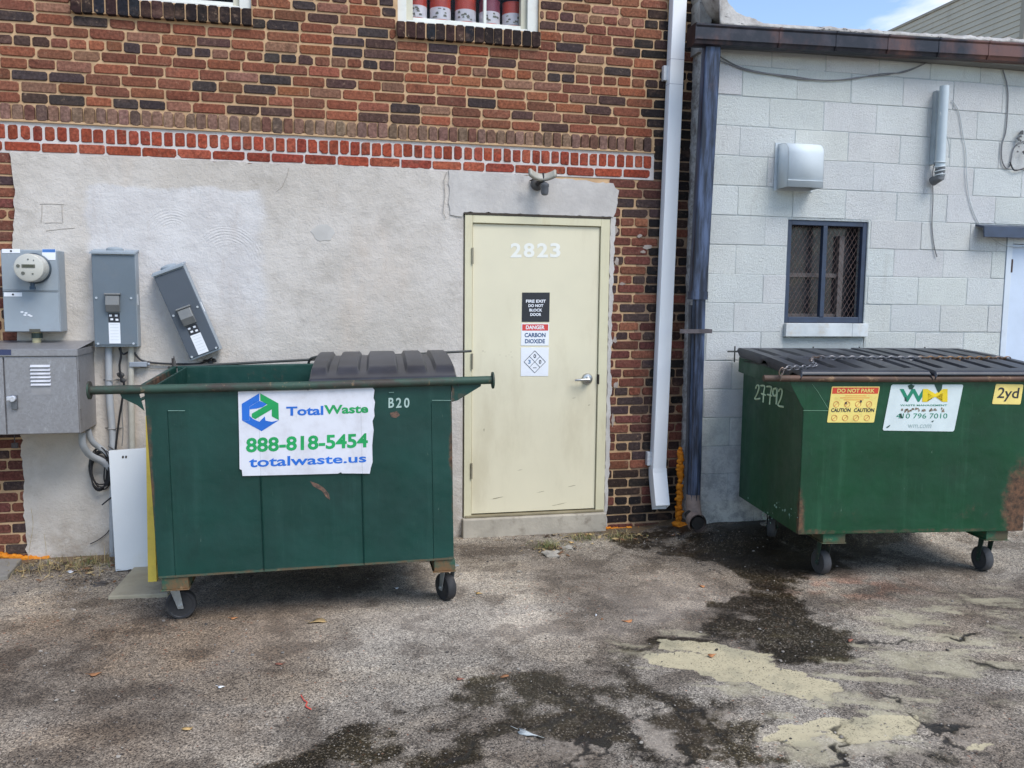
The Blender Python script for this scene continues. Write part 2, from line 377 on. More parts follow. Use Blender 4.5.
# ================================================================ BRICK BUILDING
t = NT('brick_faces')
colr = t.attr('Col', 'Color')
colr = t.mix(t.ramp(t.noise(7, 5, .7), .52, .72, 0, .55), colr, t.mix(1., colr, C(150, 140, 142), 'MULTIPLY'))
colr = t.mix(t.ramp(t.noise(4.3, 5, .7, t.co((1, 1, 2), (3, 0, 7))), .5, .75, 0, .4), colr, C(150, 118, 98))
v1 = t.mix(t.ramp(t.noise(55, 6, .7), .3, .75), t.mix(1., colr, C(170, 165, 162), 'MULTIPLY'), colr)
v1 = t.mix(t.ramp(t.noise(24, 7, .8), .56, .72, 0, .5), v1, C(182, 154, 128))
v1 = t.mix(t.ramp(t.noise(90, 3, .7), .62, .75, 0, .4), v1, C(52, 44, 42))
t.bump(t.noise(120, 4, .7), .5, .004); t.bump(t.noise(30, 4), .4, .006)
M_BRICK = t.out(v1, .88, 0, .25)
def mortar_mat(name, a, b):
    t = NT(name); base = t.mix(t.ramp(t.noise(9, 6, .65), .3, .7), a, b)
    base = t.mix(t.ramp(t.noise(40, 4, .7), .58, .8, 0, .5), base, C(110, 90, 72)); t.bump(t.noise(150, 3), .5, .003)
    return t.out(base, .95, 0, .2)
M_MORT = mortar_mat('tan_mortar', C(200, 167, 130), C(176, 144, 110))
M_MORTW = mortar_mat('white_mortar', C(186, 178, 172), C(206, 200, 196))
M_MORTD = mortar_mat('sooty_mortar', C(120, 98, 80), C(165, 138, 112))
bb = thing('brick_building', 'tall red and black brick building with grey stucco lower wall and cream steel door', 'building', (-.7, 0, 0))
def brick(mb, x0, x1, z0, z1, yf, col, depth=.03, r=.006, dy=.0018, jit=1.):
    e = .0035; jx = lambda: random.uniform(-.0026, .0026)*jit
    yf += random.uniform(-dy, dy); X0 = x0+jx(); X1 = x1+jx(); Z0 = z0+jx(); Z1 = z1+jx()
    a, b, c, d = [r*random.uniform(.4, 2.2 if random.random() < .85 else 3.4) for _ in range(4)]
    o = [(X0+a, Z0), (X1-b, Z0+jx()), (X1, Z0+b), (X1, Z1-c), (X1-c, Z1), (X0+d, Z1+jx()), (X0, Z1-d), (X0, Z0+a)]
    cx, cz = (X0+X1)/2, (Z0+Z1)/2
    def ins(p, k): return (p[0]+(k if p[0] < cx else -k), p[1]+(k if p[1] < cz else -k))
    vs = [V((p[0], yf+depth, p[1])) for p in o]+[V((p[0], yf+e*random.uniform(.6, 1.3), p[1])) for p in o]+[V((q[0], yf, q[1])) for q in (ins(p, e) for p in o)]
    fs = [(16, 17, 18, 19, 20, 21, 22, 23)]+[(i, (i+1) % 8, (i+1) % 8+8, i+8) for i in range(8)]+[(i+8, (i+1) % 8+8, (i+1) % 8+16, i+16) for i in range(8)]
    mb.add(vs, fs, 0, col)
def pal(opts):
    r = random.random()*sum(o[0] for o in opts)
    for w, c in opts:
        r -= w
        if r <= 0: break
    k = random.uniform(.8, 1.2); return (min(1, c[0]*k*random.uniform(.93, 1.07)), c[1]*k*random.uniform(.93, 1.07), c[2]*k*random.uniform(.93, 1.07), 1)
P_UP = [(6, C(136, 86, 67)), (4, C(150, 93, 69)), (2, C(164, 100, 72)), (2.3, C(74, 64, 63)), (2, C(92, 68, 62)), (2.4, C(150, 108, 88)), (.25, C(176, 100, 68))]
P_SOL = [(4, C(142, 112, 96)), (2, C(124, 88, 76)), (3, C(150, 122, 102)), (.5, C(104, 84, 76))]
P_RED = [(4, C(168, 80, 58)), (2, C(176, 92, 70)), (1, C(156, 72, 56))]
P_LOW = [(4, C(122, 74, 64)), (3, C(84, 68, 66)), (2, C(138, 84, 66)), (1, C(156, 100, 78)), (1, C(98, 60, 54))]
P_DRK = [(4, C(50, 44, 43)), (2, C(68, 52, 48)), (2, C(40, 36, 37)), (.6, C(100, 66, 54))]
X_L, X_R = -4.6, 1.606; X_Q = 1.315                      # left end, right end, start of the dark quoin column
CZ = .0677; Z_LEDGE = 2.722; Z_UP0 = Z_LEDGE+.113; Z_TOP = Z_UP0+CZ*44
WIN = [(-2.47, -1.43, 3.49), (-.505, .455, 3.49)]         # openings: x0, x1, sill top z
WZ1 = 4.75
def in_win(x0, x1, z0, z1, pad=.0):
    for a, b, s in WIN:
        if x1 > a-pad and x0 < b+pad and z1 > s-.115 and z0 < WZ1: return (a, b)
    return None
mb = MB()
def course(mb, xa, xb, z0, pitch, hgt, j, phase, yf, P, skip=None, dark=None):
    x = xa-phase*pitch
    while x < xb-.01:
        L = pitch*(random.choice([1, 1, 1, 1, 1, .75]) if pitch > .15 else random.uniform(.96, 1.04)); a = max(x, xa); b = min(x+L, xb)
        if b-a > .03 and not (skip and skip(a, b-j, z0, z0+hgt-j)):
            w = in_win(a, b-j, z0, z0+hgt-j)
            c = pal(P)
            if dark and random.random() < dark(a, z0): c = pal(P_DRK)
            if not w: brick(mb, a, b-j, z0, z0+hgt-j, yf, c)
            else:
                if w[0]-a > .03 and a < w[0]: brick(mb, a, w[0]-j, z0, z0+hgt-j, yf, c)
                if b-j-w[1] > .03: brick(mb, w[1]+j*.5, b-j, z0, z0+hgt-j, yf, c)
        x += L
# upper field
for k in range(44):
    hd = k % 6 == 5
    course(mb, X_L, X_R if k % 2 else X_R, Z_UP0+k*CZ, .103 if hd else .207, CZ, .0120, (.5 if hd else (k % 2)*.5)+random.uniform(-.06, .06), -.001, P_UP,
           dark=lambda x, z: .9 if x > 1.17+random.uniform(-.05, .05) else .0)
course(mb, X_L, X_Q, Z_LEDGE+.006, .0665, .106, .011, .2, -.014, P_SOL)
course(mb, X_Q, X_R, Z_LEDGE-.0, .207, CZ, .0120, 0, -.001, P_DRK); course(mb, X_Q, X_R, Z_LEDGE+CZ-.02, .207, .064, .0095, .5, -.001, P_DRK)
Z_RB_ = Z_LEDGE-.182
# rowlock band + stretcher, white pointed
course(mb, X_L, X_Q-.01, Z_LEDGE-.108, .0685, .098, .0125, .5, -.004, P_RED)
course(mb, X_L, X_Q-.01, Z_LEDGE-.178, .209, .068, .0115, .3, -.004, P_RED)
for k in range(3): course(mb, X_Q, X_R, Z_RB_+k*CZ, .207, CZ, .0120, .3+.5*(k % 2), -.001, P_DRK)
# lower field (left edge strip, right of the door), everything else is behind stucco
Z_RB = Z_LEDGE-.182
st_l = [(10, 157), (14, 180), (15, 215), (13, 250), (16, 300), (19, 350), (20, 400), (22, 440), (22, 455), (25, 480), (24, 505), (27, 530), (28, 560)]
def left_edge(z):
    pts = [PY(x, y) for x, y in st_l]
    for a, b in zip(pts[:-1], pts[1:]):
        if b.z <= z <= a.z: return a.x+(b.x-a.x)*(a.z-z)/(a.z-b.z)
    return pts[0].x if z > pts[0].z else pts[-1].x
X_DR = .985                                              # right edge of the door surround
for k in range(38):
    z0 = Z_RB-(k+1)*CZ
    course(mb, X_L, -2.66, z0, .103 if k % 6 == 4 else .207, CZ, .0120, (k % 2)*.5+random.uniform(-.05, .05), -.001, P_LOW)
    course(mb, X_DR-.02, X_R, z0, .103 if k % 6 == 4 else .207, CZ, .0120, (k % 2)*.5+random.uniform(-.1, .1), -.001, P_LOW,
           dark=lambda x, z: max(.85 if x > 1.27 else 0, .8 if z < .38 else 0))
mb.build('brickwork', M_BRICK, bb)
# wall body (mortar plane) with window openings
mb = MB(); yb = .0065
def wallpiece(x0, x1, z0, z1, m=0, y0=yb, y1=.3): mb.box(x0, x1, y0, y1, z0, z1, m)
wallpiece(X_L, X_R-.004, WZ1, Z_TOP)
xe = X_L
for a, b, s in WIN:
    wallpiece(xe, a, s-.1, WZ1); xe = b
wallpiece(xe, X_R-.004, 3.39, WZ1)
wallpiece(X_L, X_R-.004, Z_LEDGE+.004, 3.39)
mb.box(X_L, X_Q, .0015, .3, Z_LEDGE-.19, Z_LEDGE-.002, 1); mb.box(X_Q+.002, X_R-.004, yb, .3, Z_LEDGE-.19, Z_LEDGE+.002, 2)
mb.box(X_L, X_Q, -.012, .02, Z_LEDGE-.002, Z_LEDGE+.012, 0)
wallpiece(-2.5, X_DR-.004, 2.262, Z_LEDGE-.192); wallpiece(-2.5, -.06, -.3, 2.262); wallpiece(X_L, -2.5, -.3, Z_LEDGE-.192); wallpiece(X_DR-.004, 1.2, -.3, Z_LEDGE-.192, 0); wallpiece(1.202, X_R-.004, -.3, Z_LEDGE-.192, 2)
mb.build('mortar_wall', [M_MORT, M_MORTW, M_MORTD], bb)
mb = MB(); mb.box(X_L, X_L+.3, .302, 8, -.3, Z_TOP); mb.box(X_R-.304, X_R-.004, .302, 8, -.3, Z_TOP); mb.box(X_L, X_R-.004, 8.002, 8.3, -.3, Z_TOP)
mb.box(X_L-.05, X_R+.02, -.05, 8.35, Z_TOP+.002, Z_TOP+.15)
mb.build('rear_walls', paint('plain_brick', C(105, 64, 54), .9, var=.2, scale=12, bump=.3), bb)
# sills of black brick on edge
for a, b, s in WIN:
    mb = MB(); n = round((b-a+.02)/.066); w = (b-a+.02)/n
    for i in range(n): brick(mb, a-.01+i*w, a-.01+(i+1)*w-.007, s-.108, s-.004, -.03, pal([(3, C(48, 38, 38)), (2, C(66, 44, 42)), (1.6, C(40, 42, 50))]), depth=.17)
    mb.box(a-.008, b+.008, -.022, .14, s-.104, s-.008, 1)
    mb.build('window_sill', [M_BRICK, M_MORT], bb)
# ---- stucco field with ragged outline
t = NT('grey_stucco')
n1 = t.noise(1.1, 6, .6); n2 = t.noise(4, 8, .75)
base = t.mix(t.ramp(n1, .35, .65), C(186, 178, 168), C(201, 194, 186))
base = t.mix(t.ramp(n2, .46, .7, 0, .5), base, C(160, 152, 142))
base = t.mix(t.ramp(t.noise(60, 4, .8), .6, .75, 0, .4), base, C(140, 132, 122))
base = t.mix(t.ramp(t.noise(2.2, 5, .6, t.co((1, 1, .3), (3, 0, 0))), .5, .72, 0, .45), base, C(196, 180, 164))
base = t.mix(t.ramp(t.vor(9, 'F1'), .0, .045, .75, 0), base, C(120, 108, 98))
sz = t.n('ShaderNodeSeparateXYZ'); t.L(t.tc.outputs['Object'], sz.inputs[0])
splash = t.math('MULTIPLY', t.ramp(sz.outputs[2], .05, .42, 1, 0), t.ramp(t.noise(6, 6, .7), .35, .65))
base = t.mix(t.math('MULTIPLY', splash, .55), base, C(138, 122, 104))
# whiter skim coat: a rubbed-on rectangle with feathered, wandering edges
p0_, p1_ = PY(85, 182), PY(266, 182); zb_ = 1.25
wx = t.math('ADD', sz.outputs[0], t.math('MULTIPLY', t.math('SUBTRACT', t.noise(3.5, 6, .7), .5), .22)); wz = t.math('ADD', sz.outputs[2], t.math('MULTIPLY', t.math('SUBTRACT', t.noise(4, 5, .7, t.co((1, 1, 1), (9, 0, 0))), .5), .12))
mk = t.math('MULTIPLY', t.math('MULTIPLY', t.ramp(wx, p0_.x+.7-.02, p0_.x+.7+.03), t.ramp(wx, p1_.x+.7-.08, p1_.x+.7+.03, 1, 0)), t.math('MULTIPLY', t.ramp(wz, p0_.z-.03, p0_.z+.0, 1, 0), t.ramp(wz, zb_, zb_+.5, 0, 1)))
skc = t.mix(t.ramp(t.noise(3, 6, .65), .3, .7), C(194, 190, 188), C(209, 206, 204)); skc = t.mix(t.ramp(t.noise(3, 6, .75, t.co((1.6, 1, .35), (5, 0, 2))), .48, .68, 0, .55), skc, C(184, 174, 167))
base = t.mix(t.math('MULTIPLY', mk, .9), base, skc)
arcs = None; g = t.tc.outputs['Object']
wob = t.n('ShaderNodeVectorMath', operation='ADD'); nz = t.n('ShaderNodeTexNoise'); nz.inputs['Scale'].default_value = 4; t.L(g, nz.inputs[0])
scn = t.n('ShaderNodeVectorMath', operation='SCALE'); t.L(nz.outputs['Color'], scn.inputs[0]); scn.inputs['Scale'].default_value = .05; t.L(g, wob.inputs[0]); t.L(scn.outputs[0], wob.inputs[1])
for cxp, cyp, rr in ((172, 238, .20), (228, 262, .26), (216, 214, .12)):
    c = PY(cxp, cyp); mp = t.n('ShaderNodeVectorMath', operation='DISTANCE'); t.L(wob.outputs[0], mp.inputs[0]); mp.inputs[1].default_value = (c.x+.725, 0, c.z+.025)
    d = mp.outputs['Value']; w_ = t.math('MULTIPLY', t.math('MULTIPLY', t.math('SINE', t.math('MULTIPLY', d, 360)), t.ramp(t.noise(6, 4, .6), .42, .6)), t.math('MULTIPLY', t.math('MULTIPLY', t.ramp(d, rr*.3, rr*.5), t.ramp(d, rr*.8, rr, 1, 0)), t.ramp(sz.outputs[2], c.z-.02, c.z+.08)))
    arcs = w_ if arcs is None else t.math('ADD', arcs, w_)
t.bump(arcs, .28, .003)
t.bump(t.noise(60, 5, .75), .5, .006); t.bump(t.noise(7, 6, .7), .5, .03)
M_STUC = t.out(base, .93, 0, .2)
def ragged(pts, step=.03, amp=.006, seed=0):
    out = []
    for i, a in enumerate(pts):
        b = pts[(i+1) % len(pts)]; a = V(a); b = V(b); n = max(1, int((b-a).length/step)); d = (b-a).normalized(); q = V((-d.z, 0, d.x))
        for k in range(n):
            p = a+(b-a)*(k/n); out.append(p+q*amp*noise.noise(p*23+V((seed, 0, 0)))*2)
    return out
dl, dr, dt = PY(464.4, 216.8).x-.008, PY(608.8, 221).x+.004, 2.262
def X(px, py): return PY(px, py)
mb = MB()
zt = Z_LEDGE-.184
outl = [V((p.x, 0, p.z)) for p in [PY(x, y) for x, y in st_l[::-1]]]
outl[0].z = -.15; outl[-1].z = zt
pts = ragged([V((outl[0].x, 0, -.15))]+outl[1:]+[V((-1.4, 0, zt-.005)), V((-.4, 0, zt-.0)), V((dl-.09, 0, zt-.004)), V((dl-.08, 0, dt+.04)), V((dl-.012, 0, dt)), V((dl-.012, 0, -.15))], .03, .008)
mb.prism([V((p.x, -.016, p.z)) for p in pts], (0, .025, 0))
mb.build('stucco', M_STUC, bb)
# newer grey coat round the door head
mb = MB()
a1, a2 = PY(446, 172), PY(616, 182)
pts = ragged([V((dl-.098, 0, dt-.02)), V((dl-.105, 0, zt-.004)), V((.45, 0, zt-.012)), V((a2.x-.03, 0, zt-.045)), V((a2.x+.015, 0, zt-.09)), V((a2.x, 0, dt+.07)), V((dr+.02, 0, dt)), V((dl-.004, 0, dt)), V((dl-.01, 0, dt-.025))], .025, .007, 4)
mb.prism([V((p.x, -.024, p.z)) for p in pts], (0, .03, 0))
mb.prism([V((p.x, -.020, p.z)) for p in ragged([V((dr+.002, 0, -.05)), V((dr+.002, 0, dt)), V((dr+.035, 0, dt)), V((dr+.028, 0, 1.4)), V((dr+.034, 0, .6)), V((dr+.02, 0, -.05))], .03, .007, 8)], (0, .03, 0))
t = NT('new_cement'); base = t.mix(t.ramp(t.noise(4, 6, .65), .3, .7), C(178, 173, 168), C(196, 191, 185)); base = t.mix(t.ramp(t.noise(8, 6, .7, t.co((1, 1, .6))), .5, .72, 0, .55), base, C(160, 154, 150))
t.bump(t.noise(30, 6, .7), .5, .008); M_CEM = t.out(base, .92, 0, .2)
mb.build('cement_patch', M_CEM, bb)
mb = MB(); mb.box(dl-.03, dl-.0005, -.0155, .05, -.1, dt); mb.box(dr+.0005, dr+.02, -.012, .05, -.1, dt); mb.build('door_caulk', M_STUC, bb)
# faint scored square left of the skim coat
mb = MB()
for a, b in (((40, 204), (64, 204.5)), ((42, 205), (41, 223)), ((62, 205), (63, 223)), ((45, 223), (62, 223)), ((46, 231), (75, 228))):
    p, q = PY(*a, -.017), PY(*b, -.017); mb.tube([p, (p+q)/2+V((random.uniform(-.003, .003), 0, .002)), q], .0016, 5)
for a in ((445, 172), (447, 200), (446, 216)): pass
mb.tube([PY(x, y, -.025) for x, y in ((447, 172), (444, 180), (445, 195), (443, 212), (446, 218))], .002, 5)
mb.tube([PY(x, y, -.017) for x, y in ((289, 168), (287, 176), (282, 187), (276, 192))], .0014, 5)
mb.build('plaster_scar', paint('scar', C(150, 142, 132), .95), bb)
mb = MB(); mb.prism([V((PY(323, 233).x+.075*math.cos(a)*random.uniform(.85, 1.1), -.0185, PY(323, 233).z+.055*math.sin(a)*random.uniform(.85, 1.1))) for a in np.linspace(0, 6.28, 22)[:-1]], (0, .003, 0))
mb.build('filler_dab', paint('filler', C(188, 184, 178), .9), bb)
M_SMR = mortar_mat('smear_grey', C(168, 158, 150), C(148, 132, 120))
for px, py, w_, h_ in ((648, 247, .05, .018), (643, 252, .03, .012), (614, 231, .03, .04), (617, 262, .022, .03), (612, 300, .018, .05), (615, 340, .02, .03), (613, 420, .015, .05), (616, 385, .02, .03), (622, 284, .03, .012), (640, 236, .025, .012)):
    mb = MB(); c = PY(px, py, -.003); mb.prism([c+V((math.cos(a)*w_*random.uniform(.5, 1.1), 0, math.sin(a)*h_*random.uniform(.5, 1.2))) for a in np.linspace(0, 6.28, 15)[:-1]], (0, .006, 0)); mb.build('mortar_smear', M_SMR, bb)
# ---- door
M_DOOR = paint('cream_door_paint', C(214, 206, 179), .55, var=.03, scale=2, dirt=C(168, 154, 122), dirt_amt=.3, dscale=2.2, streak=.3, bump=.05)
M_FRM = paint('cream_frame_paint', C(206, 199, 168), .55, var=.04, scale=3, dirt=C(160, 140, 100), dirt_amt=.4, dscale=6, streak=.15, bump=.08)
mb = MB(); zt_ = 2.245
mb.box(dl+.008, 0-.004, -.030, .12, .135, zt_); mb.box(.918, dr-.004, -.030, .12, .135, zt_); mb.box(-.004, .918, -.030, .12, 2.192, zt_)
mb.box(-.004, .01, .002, .12, .135, 2.192); mb.box(.904, .918, .002, .12, .135, 2.192); mb.box(.01, .904, .002, .12, 2.178, 2.192)
mb.build('door_frame', M_FRM, bb, bevel=.003)
mb = MB(); mb.box(dl+.0, dr+.002, -.034, .02, zt_+.002, zt_+.016); mb.build('drip_strip', paint('dark_gap', C(62, 54, 44), .8), bb)
mb = MB(); mb.box(0, .914, -.012, .032, .157, 2.187); door = mb.build('door', M_DOOR, bb, bevel=.002)
door['label'] = 'cream steel exit door with safety signs and lever'
mb = MB(); mb.box(.01, .904, .04, .3, .12, 2.18); mb.build('dark_gap', paint('black_gap', C(22, 20, 18), .9), bb)
M_STEEL = paint('brushed_steel', C(180, 180, 178), .32, .9, var=.1, dirt=C(110, 100, 90), dirt_amt=.3)
for py in (256, 361, 470):
    p = PY(470.5, py); mb = MB(); mb.cyl(V((-.004, -.036, p.z-.055)), V((-.004, -.036, p.z+.055)), .0075, 12); mb.box(-.006, -.002, -.034, -.012, p.z-.053, p.z+.053)
    mb.build('hinge', paint('hinge_metal', C(150, 142, 122), .45, .5), door, smooth=True)
# lever handle
pc = PY(586, 379); mb = MB(); T = Matrix.Translation((pc.x+.004, -.012, pc.z+.002)) @ Matrix.Rotation(math.pi/2, 4, 'X')
mb.lathe([(.041, 0), (.041, .006), (.034, .016), (.018, .020), (.014, .055), (.0, .056)], T, 32)
mb.tube([V((pc.x+.004, -.062, pc.z)), V((pc.x-.03, -.066, pc.z+.001)), V((pc.x-.085, -.066, pc.z-.001)), V((pc.x-.1, -.058, pc.z-.003))], [.012, .010, .008, .006], 12)
mb.build('lever_handle', M_STEEL, door, smooth=True)
M_SCF = paint('door_scuff', C(150, 140, 116), .8)
for px, py, w_, h_ in ((497, 498, .05, .003), (540, 492, .035, .002), (572, 486, .03, .0025), (520, 470, .02, .002), (589, 405, .012, .003), (574, 398, .016, .0016), (484, 430, .004, .012), (560, 504, .06, .003)):
    c = PY(px, py, -.0127); mb = MB(); mb.prism([c+V((w_*random.uniform(.6, 1.1)*math.cos(a), 0, h_*random.uniform(.5, 1.3)*math.sin(a)+.15*w_*math.cos(a))) for a in np.linspace(0, 6.28, 12)[:-1]], (0, .001, 0)); mb.build('scuff_mark', M_SCF, door)
mb = MB(); mb.box(.916, .926, -.033, -.004, pc.z-.035, pc.z+.035); mb.build('strike_plate', paint('dark_strike', C(60, 55, 50), .5, .6), door)
# signs
def pq(y, *pts): return [PY(px, py, y) for px, py in pts]
def plate(mb, P, m, th=.002, rad=0.):
    """thin plate from 4 corner points BL,BR,TR,TL with a front towards the camera side"""
    n = (P[1]-P[0]).cross(P[3]-P[0]).normalized()
    if n.dot(CAM-P[0]) < 0: n = -n
    if rad <= 0: mb.prism([p for p in P], -n*th, m); return n
    pts = []
    for i in range(4):
        c = P[i]; a = (P[i-1]-c).normalized(); b = (P[(i+1) % 4]-c).normalized()
        for k in range(5):
            q = k/4*math.pi/2; pts.append(c+a*rad*(1-math.sin(q))+b*rad*(1-math.cos(q)))
    mb.prism(pts, -n*th, m); return n
M_WHT = paint('sticker_white', C(226, 228, 232), .45, var=.03, scale=9)
M_BLK = paint('sticker_black', C(34, 36, 42), .45, var=.05)
M_INK = paint('ink_dark', C(40, 42, 48), .5)
def tq(P, u0, u1, v0, v1):
    def f(u, v): return (P[0]*(1-u)+P[1]*u)*(1-v)+(P[3]*(1-u)+P[2]*u)*v
    return f(u0, v0), f(u1, v0), f(u1, v1), f(u0, v1)
off = V((0, -.0012, 0))
M_NUM = paint('number_white', C(226, 225, 216), .5, var=.02)
for s_, x0, x1 in (('2', 510.5, 521.5), ('8', 523.5, 534.5), ('2', 537, 548), ('3', 550, 560.5)):
    mb = MB(); mb.text(s_, *pq(-.0135, (x0, 257.5), (x1, 257.5), (x1, 243), (x0, 243)), bold=.03); mb.build('door_number', M_NUM, door)
P = pq(-.0145, (521.8, 321.8), (549.3, 321.8), (549.8, 292.5), (522.2, 292.5)); mb = MB(); plate(mb, P, 0)
for i, s_ in enumerate(('FIRE EXIT', 'DO NOT', 'BLOCK', 'DOOR')):
    hw = (.36, .27, .235, .2)[i]; v = .70-i*.152; mb.text(s_, *tq(P, .5-hw, .5+hw, v-.045, v+.055), m=1, bold=.035, off=off)
mb.build('fire_exit_sign', [M_BLK, M_WHT], door)
P = pq(-.0145, (521, 345.5), (548.6, 345.5), (549, 323.6), (521.5, 323.6)); mb = MB(); plate(mb, P, 0)
mb.prism([p+off*.5 for p in tq(P, .03, .97, .68, .97)], (0, .0008, 0), 1); mb.text('DANGER', *tq(P, .16, .84, .74, .92), m=0, bold=.03, off=off*1.2)
mb.text('CARBON', *tq(P, .12, .88, .38, .58), m=2, bold=.03, off=off); mb.text('DIOXIDE', *tq(P, .14, .86, .10, .30), m=2, bold=.03, off=off)
mb.build('danger_sign', [M_WHT, paint('danger_red', C(200, 62, 58), .5), paint('danger_blue', C(58, 84, 120), .5)], door)
P = pq(-.0145, (520.8, 376), (548.2, 376), (548.8, 347.5), (521, 347.5)); mb = MB(); plate(mb, P, 0)
c, = [sum(P, V())/4]; ex = (P[1]-P[0])*.5; ez = (P[3]-P[0])*.5
def dia(cx, cz, r, lw, m):
    q = [c+ex*(cx+r*a)+ez*(cz+r*b)+off for a, b in ((0, -1), (1, 0), (0, 1), (-1, 0))]
    for i in range(4): mb.tube([q[i], q[(i+1) % 4]], lw, 4, m)
dia(0, 0, .78, .0016, 1)
mb.tube([c+ex*-.39+ez*.39+off, c+ex*.39+ez*-.39+off], .0014, 4, 1); mb.tube([c+ex*-.39+ez*-.39+off, c+ex*.39+ez*.39+off], .0014, 4, 1)
for s_, u, v, m in (('3', -.39, 0, 2), ('0', 0, .40, 1), ('0', .39, 0, 1), ('---', 0, -.42, 1)):
    h_ = .14 if s_ != '---' else .02; w_ = .09 if s_ != '---' else .13
    mb.text(s_, c+ex*(u-w_)+ez*(v-h_), c+ex*(u+w_)+ez*(v-h_), c+ex*(u+w_)+ez*(v+h_), c+ex*(u-w_)+ez*(v+h_), m=m, bold=.02, off=off)
mb.build('hazard_diamond_sign', [M_WHT, M_INK, paint('hazard_blue', C(60, 110, 150), .5)], door)
mb = MB()
for px, py in ((509, 355), (512, 357), (506, 356), (485, 352), (500, 355), (483, 351), (511, 352)):
    p = PY(px, py, -.0128); r = random.uniform(.002, .004); mb.prism([p+V((math.cos(a)*r, 0, math.sin(a)*r*.7)) for a in np.linspace(0, 6.28, 7)[:-1]], (0, .001, 0))
mb.build('paint_chip', paint('chip', C(150, 135, 105), .8), door)
# threshold
mb = MB()
a, b = dl-.005, dr-.0
mb.box(a, b, -.075, .12, -.15, .132)
mb.build('threshold', paint('threshold_concrete', C(170, 162, 148), .9, var=.12, dirt=C(100, 88, 74), dirt_amt=.6, dscale=8, bump=.5, fine=50), bb, bevel=.008)
mb = MB(); mb.box(dl+.015, dr-.012, -.04, .12, .134, .150); mb.build('sill_plate', paint('sill_plate', C(140, 130, 105), .5, .3), bb, bevel=.003)
# ---- windows of the brick building
M_WF = paint('window_white', C(214, 214, 206), .5, var=.05, dirt=C(160, 150, 130), dirt_amt=.3, dscale=9)
g = NT('window_glass'); gb = g.b; gb.inputs['Base Color'].default_value = (1, 1, 1, 1); gb.inputs['Transmission Weight'].default_value = 1; gb.inputs['Roughness'].default_value = .02; gb.inputs['IOR'].default_value = 1.15; M_GLASS = g.m
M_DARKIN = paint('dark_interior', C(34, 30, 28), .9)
for i, (a, b, s) in enumerate(WIN):
    mb = MB(); y0, y1 = .03, .12
    mb.box(a, a+.06, y0, y1, s, WZ1); mb.box(b-.075, b, y0, y1, s, WZ1); mb.box(a+.06, b-.075, y0, y1, s, s+.022)
    mb.box(a+.06, a+.105, y0+.03, y1, s+.022, WZ1, 1); mb.box(b-.115, b-.075, y0+.03, y1, s+.022, WZ1, 1); mb.box(a+.105, b-.115, y0+.03, y1, s+.022, s+.05)
    if i == 1: mb.box(b-.375, b-.355, y0+.03, y1-.03, s+.05, WZ1)
    w = mb.build('window', [M_WF, paint('window_cream', C(196, 192, 172), .6)], bb, bevel=.003)
    mb = MB(); mb.box(a+.104, b-.114, y1-.02, y1-.016, s+.049, WZ1); mb.build('pane', M_GLASS, w)
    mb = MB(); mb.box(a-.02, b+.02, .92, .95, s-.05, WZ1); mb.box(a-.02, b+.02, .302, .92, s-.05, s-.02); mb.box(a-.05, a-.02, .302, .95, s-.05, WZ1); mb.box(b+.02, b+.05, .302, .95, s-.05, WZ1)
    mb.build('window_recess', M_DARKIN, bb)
    mb = MB(); mb.box(a-.0, b+.0, .125, .31, s-.02, s+.041); mb.build('inner_sill', paint('inner_sill', C(150, 140, 120), .7), bb)
# tins in the right window
cr_ = paint('tin_red', C(178, 66, 48), .4, var=.1); cp_ = paint('tin_pink', C(196, 112, 100), .4, var=.08); cw_ = paint('tin_white', C(206, 204, 210), .4, var=.05); cpp = paint('tin_maroon', C(130, 62, 78), .4); cpk = paint('tin_pattern', C(110, 110, 100), .5)
lab = ['red and white tin at the left end of the row in the window', 'red and white tin second from the left in the window', 'red and white tin in the middle of the row in the window', 'maroon topped tin with white band in the window row', 'red and white tin at the right end behind the window stile']
s = WIN[1][2]
for i, px in enumerate((416, 440, 465, 489, 512)):
    p = PY(px, 10, .24); r = .074; z0 = s+.042; th = thing('tin_can', lab[i], 'can', (p.x, .235, z0), group='tins stacked in the right window')
    T = Matrix.Translation((p.x, .225, z0)); mb = MB()
    mb.lathe([(r, 0), (r, .012), (r-.002, .014), (r-.002, .042)], T, 28, 1); mb.lathe([(r-.001, .0425), (r-.001, .122)], T, 28, 2); mb.lathe([(r-.002, .1225), (r-.002, .19), (r, .192), (r, .2)], T, 28, 0 if i != 3 else 3)
    mb.build('can_body', [cr_, cp_, cw_, cpp], th, smooth=True)
    mb = MB()
    for k in range(9):
        ang = math.radians(-90+random.uniform(-45, 40)); z_ = z0+random.uniform(.055, .11); c = V((p.x+math.cos(ang)*r, .225+math.sin(ang)*r, z_)); tt = V((-math.sin(ang), math.cos(ang), 0))
        w_ = random.uniform(.006, .014); h_ = random.uniform(.003, .009); mb.prism([c-tt*w_-V((0, 0, h_)), c+tt*w_-V((0, 0, h_)), c+tt*w_*.6+V((0, 0, h_)), c-tt*w_*.7+V((0, 0, h_))], V((math.cos(ang), math.sin(ang), 0))*.001)
    mb.build('label_print', cpk, th)
